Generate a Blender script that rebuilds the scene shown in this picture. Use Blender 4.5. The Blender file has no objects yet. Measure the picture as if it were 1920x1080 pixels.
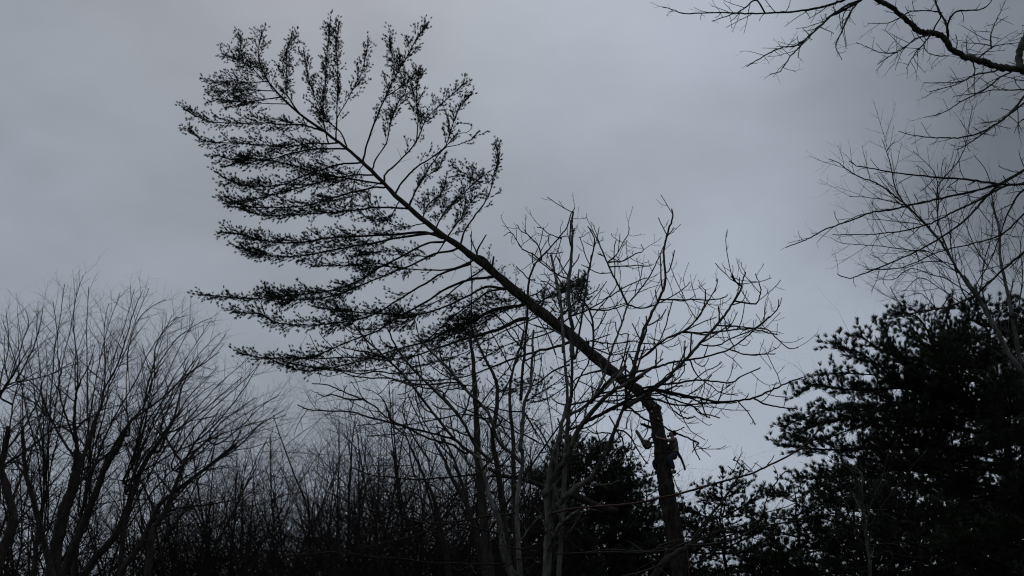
import bpy, math, random
import numpy as np
from mathutils import Vector, Matrix
S = bpy.context.scene
PI = math.pi
# ------------------------------------------------------------------ camera
PITCH = math.radians(24); FPX = 2059.0
cam = bpy.data.objects.new('camera', bpy.data.cameras.new('camera'))
S.collection.objects.link(cam); S.camera = cam
CAM = Vector((0, 0, 1.6))
cam.location = CAM; cam.rotation_euler = (PI/2 + PITCH, 0, 0)
cam.data.sensor_width = 36; cam.data.lens = 36*FPX/1920
cam.data.clip_start = .1; cam.data.clip_end = 4000
# ------------------------------------------------------------------ overcast sky
SUN_EL, SUN_AZ = math.radians(48), math.radians(-12)      # hidden sun, ahead and a little left
w = bpy.data.worlds.new("World"); S.world = w; w.use_nodes = True
nt = w.node_tree; nt.nodes.clear(); N = nt.nodes.new; L = nt.links.new
out = N('ShaderNodeOutputWorld'); bg = N('ShaderNodeBackground'); bg.inputs[1].default_value = .1
sky = N('ShaderNodeTexSky'); sky.sky_type = 'NISHITA'; sky.sun_disc = False
sky.sun_elevation = SUN_EL; sky.sun_rotation = SUN_AZ; sky.dust_density = 3
tc = N('ShaderNodeTexCoord'); mp = N('ShaderNodeMapping'); mp.inputs['Scale'].default_value = (1, 1, 1.9)
mp.inputs['Location'].default_value = (3.1, 1.7, .4); L(tc.outputs['Generated'], mp.inputs[0])
def math_node(op, a, b):
    m = N('ShaderNodeMath'); m.operation = op
    for i, v in enumerate((a, b)):
        if isinstance(v, (int, float)): m.inputs[i].default_value = v
        else: L(v, m.inputs[i])
    return m.outputs[0]
val = 3.85                                   # even grey overcast, then its thick and thin places
for scl, amp, det in ((1.7, 2.2, 4), (4.6, 1.9, 5), (11, .8, 5)):
    n1 = N('ShaderNodeTexNoise'); n1.inputs['Scale'].default_value = scl; n1.inputs['Detail'].default_value = det
    n1.inputs['Roughness'].default_value = .5; n1.inputs['Distortion'].default_value = .3; L(mp.outputs[0], n1.inputs['Vector'])
    val = math_node('ADD', val, math_node('MULTIPLY', math_node('SUBTRACT', n1.outputs[0], .5), amp))
for azd, eld, amp, wid in ((6.5, 39, 1.0, 12), (0, 27, .1, 24), (13, 17, 1.5, 16), (38, 31, -2.3, 21), (20, 40, .8, 14), (-22, 38, .0, 14), (-18, 24, -.2, 12)):
    a, e_ = math.radians(azd), math.radians(eld)
    g = N('ShaderNodeVectorMath'); g.operation = 'DOT_PRODUCT'; L(tc.outputs['Generated'], g.inputs[0])
    g.inputs[1].default_value = (math.sin(a)*math.cos(e_), math.cos(a)*math.cos(e_), math.sin(e_))
    mr = N('ShaderNodeMapRange'); mr.interpolation_type = 'SMOOTHSTEP'; L(g.outputs['Value'], mr.inputs[0])
    mr.inputs[1].default_value = math.cos(math.radians(wid)); mr.inputs[2].default_value = 1; mr.inputs[3].default_value = 0; mr.inputs[4].default_value = amp
    val = math_node('ADD', val, mr.outputs[0])
sc = N('ShaderNodeVectorMath'); sc.operation = 'SCALE'; sc.inputs[0].default_value = (.885, 1.005, 1.185); L(val, sc.inputs['Scale'])
mx = N('ShaderNodeMix'); mx.data_type = 'RGBA'; mx.inputs[0].default_value = .94
L(sky.outputs[0], mx.inputs[6]); L(sc.outputs[0], mx.inputs[7]); L(mx.outputs[2], bg.inputs[0]); L(bg.outputs[0], out.inputs[0])
sun = bpy.data.objects.new('sun', bpy.data.lights.new('sun', 'SUN')); S.collection.objects.link(sun)
sun.data.energy = .5; sun.data.angle = math.radians(25); sun.data.color = (1, .96, .9)
sd = Vector((math.sin(SUN_AZ)*math.cos(SUN_EL), math.cos(SUN_AZ)*math.cos(SUN_EL), math.sin(SUN_EL)))
sun.rotation_euler = sd.to_track_quat('Z', 'Y').to_euler()
S.view_settings.view_transform = 'Standard'; S.view_settings.look = 'None'
S.view_settings.exposure = -.35; S.view_settings.gamma = 1
S.render.film_transparent = False; S.cycles.filter_width = 1.15

# ------------------------------------------------------------------ pixel -> world
cP, sP = math.cos(PITCH), math.sin(PITCH)
def at(px, py, Y):
    a = (px-960)/FPX; b = -(py-540)/FPX
    d = Vector((a, cP - b*sP, sP + b*cP))
    return CAM + d*(Y/d.y)
def mpp(px, py, Y):                       # metres per photo pixel there
    b = -(py-540)/FPX
    return Y/(cP - b*sP)/FPX
CROP = {'P': (0, 0, 1), 'A': (330, 20, 3.0855), 'B': (360, 350, 3.0855), 'C': (850, 380, 2.7), 'D': (500, 680, 2.4),
        'E': (0, 500, 1.863), 'F': (1230, 0, 2.7696), 'G': (900, 800, 3.8575), 'H': (1250, 800, 3.857), 'I': (1560, 540, 3),
        'R': (1400, 250, 2.919), 'J': (840, 640, 4.8), 'K': (560, 640, 4.8), 'N': (840, 440, 4.8), 'O': (700, 860, 4.908),
        'Q': (0, 680, 4.5), 'M': (1180, 780, 9), 'T': (1220, 380, 1.543), 'U': (1150, 720, 5.4)}
def parse(s):
    """'crop w0 w1 dy0 dy1 x,y x,y ...' -> widths in photo px, depth offsets, photo pixels"""
    t = s.split(); ox, oy, k = CROP[t[0]]
    pts = [tuple(float(v) for v in q.split(',')) for q in t[5:]]
    return float(t[1]), float(t[2]), float(t[3]), float(t[4]), [(ox+x/k, oy+y/k) for x, y in pts]
def smooth(P, n):
    """Catmull-Rom through vectors"""
    r = []
    m = len(P)
    for i in range(m-1):
        p0 = P[max(i-1, 0)]; p1 = P[i]; p2 = P[i+1]; p3 = P[min(i+2, m-1)]
        for j in range(n):
            t = j/n
            r.append(.5*((2*p1) + (p2-p0)*t + (2*p0-5*p1+4*p2-p3)*t*t + (3*p1-p0-3*p2+p3)*t*t*t))
    r.append(P[-1].copy()); return r
def trace(s, D, rng, n=5, jit=.35, ground=False, taper=1.0, pool=None, reach=30):
    w0, w1, d0, d1, px = parse(s)
    if pool:                                # start on the wood it grows from
        x, y = px[0]; vx, vy = px[1][0]-x, px[1][1]-y; vl = math.hypot(vx, vy) or 1
        vx /= vl; vy /= vl
        def cost(q):                        # prefer wood lying straight behind the first stretch
            a = (x-q[0])*vx + (y-q[1])*vy; b = abs((x-q[0])*vy - (y-q[1])*vx)
            return a*.6 + b*2.4 if a > 0 else b*2.4 - a*4
        q = min(pool, key=cost); dq = math.hypot(q[0]-x, q[1]-y)
        if dq < max(reach, 8) or (reach >= 60 and dq < 170 and cost(q) < 120):
            d1 += (q[2]-D) - d0; d0 = q[2]-D
            if math.hypot(q[0]-x, q[1]-y) > 2: px = [(q[0], q[1])] + px
    cum = [0]
    for a, b in zip(px, px[1:]): cum.append(cum[-1] + math.hypot(b[0]-a[0], b[1]-a[1]))
    tot = cum[-1] or 1
    P = [at(x, y, D + d0 + (d1-d0)*c/tot) for (x, y), c in zip(px, cum)]
    sm = smooth(P, n); mm = mpp(px[0][0], px[0][1], D)
    m = len(sm); R = []
    for i, p in enumerate(sm):
        t = i/(m-1); wd = w0 + (w1-w0)*t**taper
        R.append(wd*.5*mm*(1 + rng.uniform(-.05, .06)))
        if 0 < i < m-1:
            j = jit*mm*(.6 + .1*wd)
            p += Vector((rng.gauss(0, j), rng.gauss(0, j), rng.gauss(0, j)))
    if ground:                              # carry the trunk on down to the ground
        a, b = sm[0], sm[min(3, m-1)]
        dx = (a.x-b.x)/max(.3, abs(b.z-a.z)); dx = max(-.12, min(.12, dx))
        pre = []; pr = []
        for i in range(7, 0, -1):
            q = i/7; pre.append(Vector((a.x + dx*a.z*q, a.y, a.z*(1-q) - (.15 if i == 7 else 0)))); pr.append(R[0]*(1 + .25*q + (.35 if i == 7 else 0)))
        sm = pre + sm; R = pr + R
    return sm, R

def topix(p):
    v = p - CAM; f = v.y*cP + v.z*sP; u = -v.y*sP + v.z*cP
    return (960 + FPX*v.x/f, 540 - FPX*u/f, p.y)
# ------------------------------------------------------------------ fast meshes
COL = S.collection
def mesh_obj(name, V, F3, F4, mat, parent=None, sm=True):
    me = bpy.data.meshes.new(name)
    V = np.asarray(V, np.float32).reshape(-1, 3)
    F3 = np.asarray(F3, np.int32).reshape(-1, 3); F4 = np.asarray(F4, np.int32).reshape(-1, 4)
    me.vertices.add(len(V)); me.vertices.foreach_set('co', V.ravel())
    loops = np.concatenate([F3.ravel(), F4.ravel()])
    tot = np.concatenate([np.full(len(F3), 3, np.int32), np.full(len(F4), 4, np.int32)])
    st = np.concatenate([[0], np.cumsum(tot)[:-1]]).astype(np.int32) if len(tot) else tot
    me.loops.add(len(loops)); me.loops.foreach_set('vertex_index', loops)
    me.polygons.add(len(tot)); me.polygons.foreach_set('loop_start', st); me.polygons.foreach_set('loop_total', tot)
    me.polygons.foreach_set('use_smooth', np.full(len(tot), sm))
    me.update(calc_edges=True); me.validate()
    me.materials.append(mat)
    o = bpy.data.objects.new(name, me); COL.objects.link(o)
    if parent:
        o.parent = parent
        o.matrix_parent_inverse = Matrix.Translation(-root_loc(parent))
    return o
def root_loc(p):
    v = Vector(p.location)
    # objects under a root keep world coordinates through their inverse; only the root Empty carries a location
    while p.parent: p = p.parent; v = Vector(p.location)
    return v if p.type == 'EMPTY' else Vector((0, 0, 0))
def add_obj(name, V, F3, F4, mat, parent=None, sm=True):
    o = mesh_obj(name, V, F3, F4, mat, None, sm)
    if parent:
        o.parent = parent
        o.matrix_parent_inverse = Matrix.Identity(4) if parent.type != 'EMPTY' else Matrix.Translation(-Vector(parent.location))
    return o
def tubes(T, bumpy=0, seed=1):
    """T: list of (points, radii). -> V, F3, F4 with end caps on thick ones"""
    rs = np.random.RandomState(seed)
    groups = {}
    for p, r in T:
        m = max(r); k = 3 if m < .009 else 4 if m < .02 else 6 if m < .06 else 12
        groups.setdefault((len(p), k), []).append((p, r))
    VV, F3, F4, off = [], [], [], 0
    for (n, k), g in groups.items():
        P = np.array([[tuple(q) for q in p] for p, r in g]); R = np.array([r for p, r in g])
        Tn = np.gradient(P, axis=1); Tn /= np.linalg.norm(Tn, axis=2, keepdims=True) + 1e-9
        mean = P[:, -1]-P[:, 0]; mean /= np.linalg.norm(mean, axis=1, keepdims=True) + 1e-9
        ref = np.where(np.abs(mean[:, 2:3]) < .8, np.array([[0, 0, 1.]]), np.array([[0, 1., 0]]))
        A = np.cross(Tn, ref[:, None, :]); A /= np.linalg.norm(A, axis=2, keepdims=True) + 1e-9
        B = np.cross(Tn, A)
        an = np.arange(k)*2*PI/k
        Rr = R[:, :, None]*np.ones(k)
        if bumpy and k > 4: Rr = Rr*(1 + rs.uniform(-bumpy, bumpy, Rr.shape))
        V = P[:, :, None, :] + Rr[..., None]*(np.cos(an)[None, None, :, None]*A[:, :, None, :] + np.sin(an)[None, None, :, None]*B[:, :, None, :])
        m = len(g)
        idx = off + np.arange(m*n*k).reshape(m, n, k)
        a = idx[:, :-1, :]; b = idx[:, 1:, :]
        q = np.stack([a, np.roll(a, -1, 2), np.roll(b, -1, 2), b], -1).reshape(-1, 4)
        VV.append(V.reshape(-1, 3)); F4.append(q); off += m*n*k
        if k > 4:                            # cap both ends with a fan to a centre point
            for e_, flip in ((0, 1), (n-1, 0)):
                c = P[:, e_]; ci = off + np.arange(m); VV.append(c); off += m
                rg = idx[:, e_, :]; nx = np.roll(rg, -1, 1)
                cc = np.repeat(ci[:, None], k, 1)
                f = np.stack([cc, nx, rg] if flip else [cc, rg, nx], -1).reshape(-1, 3); F3.append(f)
    V = np.concatenate(VV) if VV else np.zeros((0, 3))
    return V, (np.concatenate(F3) if F3 else np.zeros((0, 3), int)), (np.concatenate(F4) if F4 else np.zeros((0, 4), int))
def tube_obj(name, T, mat, parent=None, bumpy=0, seed=1):
    V, a, b = tubes(T, bumpy, seed); return add_obj(name, V, a, b, mat, parent)
def needles(P, Dr, mat, name, parent, k=14, ln=.1, wd=.004, spread=.8, seed=0, back=0.0):
    """brush of k thin blades at each point P round direction Dr"""
    rs = np.random.RandomState(seed)
    P = np.array([tuple(p) for p in P]).reshape(-1, 3); Dr = np.array([tuple(d) for d in Dr]).reshape(-1, 3)
    m = len(P)
    if not m: return None
    P = np.repeat(P, k, 0); Dd = np.repeat(Dr, k, 0)
    rnd = rs.normal(0, 1, P.shape); rnd /= np.linalg.norm(rnd, axis=1, keepdims=True)
    d = Dd*(1 - back*rs.rand(len(P), 1)) + rnd*spread*rs.uniform(.35, 1, (len(P), 1)); d /= np.linalg.norm(d, axis=1, keepdims=True)
    s = np.cross(d, rs.normal(0, 1, P.shape)); s /= np.linalg.norm(s, axis=1, keepdims=True) + 1e-9
    l = ln*rs.uniform(.65, 1.1, (len(P), 1)); P = P + rs.normal(0, .15*ln, P.shape)*.6
    V = np.stack([P - s*wd*.5, P + s*wd*.5, P + d*l*.6 + s*wd*.55, P + d*l, P + d*l*.6 - s*wd*.55], 1).reshape(-1, 3)
    i = np.arange(len(P))*5
    F4 = np.stack([i, i+1, i+2, i+4], 1); F3 = np.stack([i+4, i+2, i+3], 1)
    return add_obj(name, V, F3, F4, mat, parent, sm=False)

# ------------------------------------------------------------------ twig growth
def unit(rng):
    v = Vector((rng.gauss(0, 1), rng.gauss(0, 1), rng.gauss(0, 1))); return v.normalized()
def perp(d, rng):
    v = d.cross(unit(rng))
    return v.normalized() if v.length > 1e-4 else perp(d, rng)
class St: 
    """twig style; lists are indexed by level"""
    def __init__(s, **k): s.__dict__.update(k)
def path(p, d, ln, n, wig, up, rng, upv):
    r = [p.copy()]; d = d.copy(); st = ln/n
    for i in range(n):
        d = d + perp(d, rng)*rng.gauss(0, wig) + upv*up
        d.normalize(); p = p + d*st; r.append(p)
    return r
def sprout(T, pts, R, lv, st, rng, t0=.15, t1=1.0, tips=None, upv=Vector((0, 0, 1)), scale=1.0):
    n = len(pts)-1
    seg = [(pts[i+1]-pts[i]).length for i in range(n)]
    Lt = sum(seg)
    if Lt < 1e-3: return
    cnt = st.dens[lv]*Lt*(t1-t0)/scale; cnt = int(cnt) + (rng.random() < cnt % 1)
    az0 = perp(pts[min(1, n)]-pts[0], rng); flip = 1
    if getattr(st, 'flat', 0) and lv == 0:
        q = (pts[-1]-pts[0]).cross(Vector((0, 0, 1)))
        if q.length > .01: az0 = q.normalized()
    cum = [0]
    for s in seg: cum.append(cum[-1]+s)
    for c in range(cnt):
        t = t0 + (t1-t0)*(c + rng.random())/cnt
        x = t*Lt; i = 0
        while i < n-1 and cum[i+1] < x: i += 1
        f = (x-cum[i])/(seg[i]+1e-9); p = pts[i].lerp(pts[i+1], min(1, f)); tg = (pts[i+1]-pts[i]).normalized()
        r = R[i] + (R[i+1]-R[i])*f
        sd = az0 - tg*az0.dot(tg)
        if sd.length < 1e-3: sd = perp(tg, rng)
        sd = (sd.normalized()*flip + perp(tg, rng)*st.rnd).normalized(); flip = -flip
        a = math.radians(rng.uniform(*st.ang[lv]))
        d = tg*math.cos(a) + sd*math.sin(a)
        ln = st.len[lv]*scale*rng.uniform(.35, 1.25)*(1 - st.fall*t)
        rr = min(r*.62, st.rad[lv]*scale*rng.uniform(.7, 1.2))
        k = st.seg[lv]
        cp = path(p, d, ln, k, st.wig[lv], st.up[lv], rng, upv)
        r1 = rr*st.tip
        cr = [rr + (r1-rr)*j/k for j in range(k+1)]
        T.append((cp, cr))
        if lv+1 < len(st.dens): sprout(T, cp, cr, lv+1, st, rng, st.t0, 1, tips, upv, scale)
        if tips is not None: tips.append((cp, lv))
def tuft_points(tips, rng, step, start, jig=.02, minlv=0):
    P, Dr = [], []
    for cp, lv in tips:
        if lv < minlv: continue
        n = len(cp)-1
        Lt = sum((cp[i+1]-cp[i]).length for i in range(n)); c = max(1, int(Lt*(1-start)/step))
        for q in range(c):
            t = start + (1-start)*(q+rng.random())/c if q < c-1 else 1
            x = t*n; i = min(n-1, int(x)); p = cp[i].lerp(cp[i+1], x-i); tg = (cp[i+1]-cp[i]).normalized()
            P.append(p + unit(rng)*jig); Dr.append(tg)
    return P, Dr

# ------------------------------------------------------------------ materials
def mat(name, c1, c2, scale=8, rough=.9, bump=.3, stretch=(1, 1, 1), c3=None, metal=0, bscale=None):
    m = bpy.data.materials.new(name); m.use_nodes = True; t = m.node_tree; b = t.nodes['Principled BSDF']
    tc = t.nodes.new('ShaderNodeTexCoord'); mp = t.nodes.new('ShaderNodeMapping'); mp.inputs['Scale'].default_value = stretch
    n = t.nodes.new('ShaderNodeTexNoise'); n.inputs['Scale'].default_value = scale; n.inputs['Detail'].default_value = 6; n.inputs['Roughness'].default_value = .65
    r = t.nodes.new('ShaderNodeValToRGB'); el = r.color_ramp.elements
    el[0].position = .35; el[0].color = (*c1, 1); el[1].position = .65; el[1].color = (*c2, 1)
    if c3: q = el.new(.5); q.color = (*c3, 1)
    t.links.new(tc.outputs['Object'], mp.inputs[0]); t.links.new(mp.outputs[0], n.inputs['Vector']); t.links.new(n.outputs[0], r.inputs[0])
    t.links.new(r.outputs[0], b.inputs['Base Color'])
    b.inputs['Roughness'].default_value = rough; b.inputs['Metallic'].default_value = metal
    b.inputs['Specular IOR Level'].default_value = .2 if rough > .6 else .5
    if bump:
        n3 = t.nodes.new('ShaderNodeTexNoise'); n3.inputs['Scale'].default_value = bscale or scale*3; n3.inputs['Detail'].default_value = 5
        t.links.new(mp.outputs[0], n3.inputs['Vector'])
        bp = t.nodes.new('ShaderNodeBump'); bp.inputs['Strength'].default_value = bump; bp.inputs['Distance'].default_value = .03
        t.links.new(n3.outputs[0], bp.inputs['Height']); t.links.new(bp.outputs[0], b.inputs['Normal'])
    return m
M = dict(
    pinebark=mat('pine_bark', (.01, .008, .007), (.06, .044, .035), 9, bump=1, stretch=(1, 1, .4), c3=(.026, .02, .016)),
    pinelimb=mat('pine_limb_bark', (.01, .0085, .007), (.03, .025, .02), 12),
    greybark=mat('pale_smooth_bark', (.03, .029, .025), (.15, .145, .13), 5, bump=.5, stretch=(1, 1, .5), c3=(.07, .066, .057)),
    darkbark=mat('dark_bark', (.014, .012, .01), (.045, .038, .032), 9, bump=.6, stretch=(1, 1, .4)),
    redbark=mat('reddish_bark', (.025, .015, .012), (.07, .038, .03), 9),
    twig=mat('twig_bark', (.01, .008, .007), (.028, .023, .019), 12, bump=0),
    mossbark=mat('lichen_bark', (.02, .02, .014), (.075, .075, .052), 6, bump=1, c3=(.035, .033, .025)),
    needle=mat('pine_needles', (.01, .018, .008), (.032, .048, .022), 1.2, rough=.7, bump=0, c3=(.018, .03, .013)),
    needle2=mat('dark_pine_needles', (.009, .018, .007), (.034, .056, .02), .8, rough=.6, bump=0, c3=(.018, .032, .011)),
    cedar=mat('evergreen_scales', (.012, .018, .009), (.03, .042, .02), .9, rough=.7, bump=0),
    leaf=mat('dry_leaf', (.04, .028, .016), (.09, .06, .035), 12, rough=.7, bump=0),
    litter=mat('leaf_litter', (.03, .022, .014), (.12, .085, .05), 1.4, bump=.6, c3=(.06, .045, .026)),
    wood=mat('fresh_cut_wood', (.2, .13, .08), (.34, .23, .14), 20, bump=.2),
    skin=mat('skin', (.16, .085, .06), (.24, .13, .09), 9, rough=.6, bump=0),
    hair=mat('dark_hair', (.012, .008, .006), (.03, .02, .014), 30, bump=.3),
    shirt=mat('faded_olive_shirt', (.05, .048, .038), (.15, .14, .11), 14, bump=.3),
    vest=mat('dark_green_cloth', (.018, .024, .018), (.035, .045, .034), 14, bump=.3),
    jeans=mat('blue_denim', (.01, .015, .026), (.028, .038, .058), 14, bump=.3),
    boot=mat('worn_leather', (.02, .013, .01), (.06, .036, .022), 14, rough=.6, bump=.3),
    strap=mat('black_webbing', (.012, .011, .01), (.03, .027, .024), 14, bump=0),
    steel=mat('worn_steel', (.03, .03, .032), (.1, .1, .105), 14, rough=.55, bump=0, metal=.5),
    sawbody=mat('saw_casing', (.02, .018, .014), (.08, .055, .03), 9, rough=.5, bump=0, c3=(.04, .028, .016)),
    black=mat('black_plastic', (.01, .01, .01), (.02, .02, .02), 9, rough=.5, bump=0),
    rope=mat('orange_rope', (.07, .04, .028), (.13, .075, .05), 40, bump=.4),
)
# ------------------------------------------------------------------ things
def tag(o, label, cat, group=None, kind=None):
    if label: o['label'] = label
    if cat: o['category'] = cat
    if group: o['group'] = group
    if kind: o['kind'] = kind
    return o
def thing(name, loc, label, cat, group=None):
    o = bpy.data.objects.new(name, None); COL.objects.link(o); o.location = loc; o.empty_display_size = .3
    return tag(o, label, cat, group)

# ground sheet (far below the frame, gently rolling)
def ground():
    n = 90; V = []; F = []
    for j in range(n+1):
        for i in range(n+1):
            x = -1500 + 3000*i/n; y = -1500 + 3000*j/n
            d = math.hypot(x, y); h = max(0, d-90)*.012*math.sin(x*.011+1)*math.cos(y*.009)
            V.append((x, y, h if d > 90 else 0))
    for j in range(n):
        for i in range(n):
            a = j*(n+1)+i; F.append((a, a+1, a+n+2, a+n+1))
    o = add_obj('ground', V, [], F, M['litter']); o['kind'] = 'structure'
ground()

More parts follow.
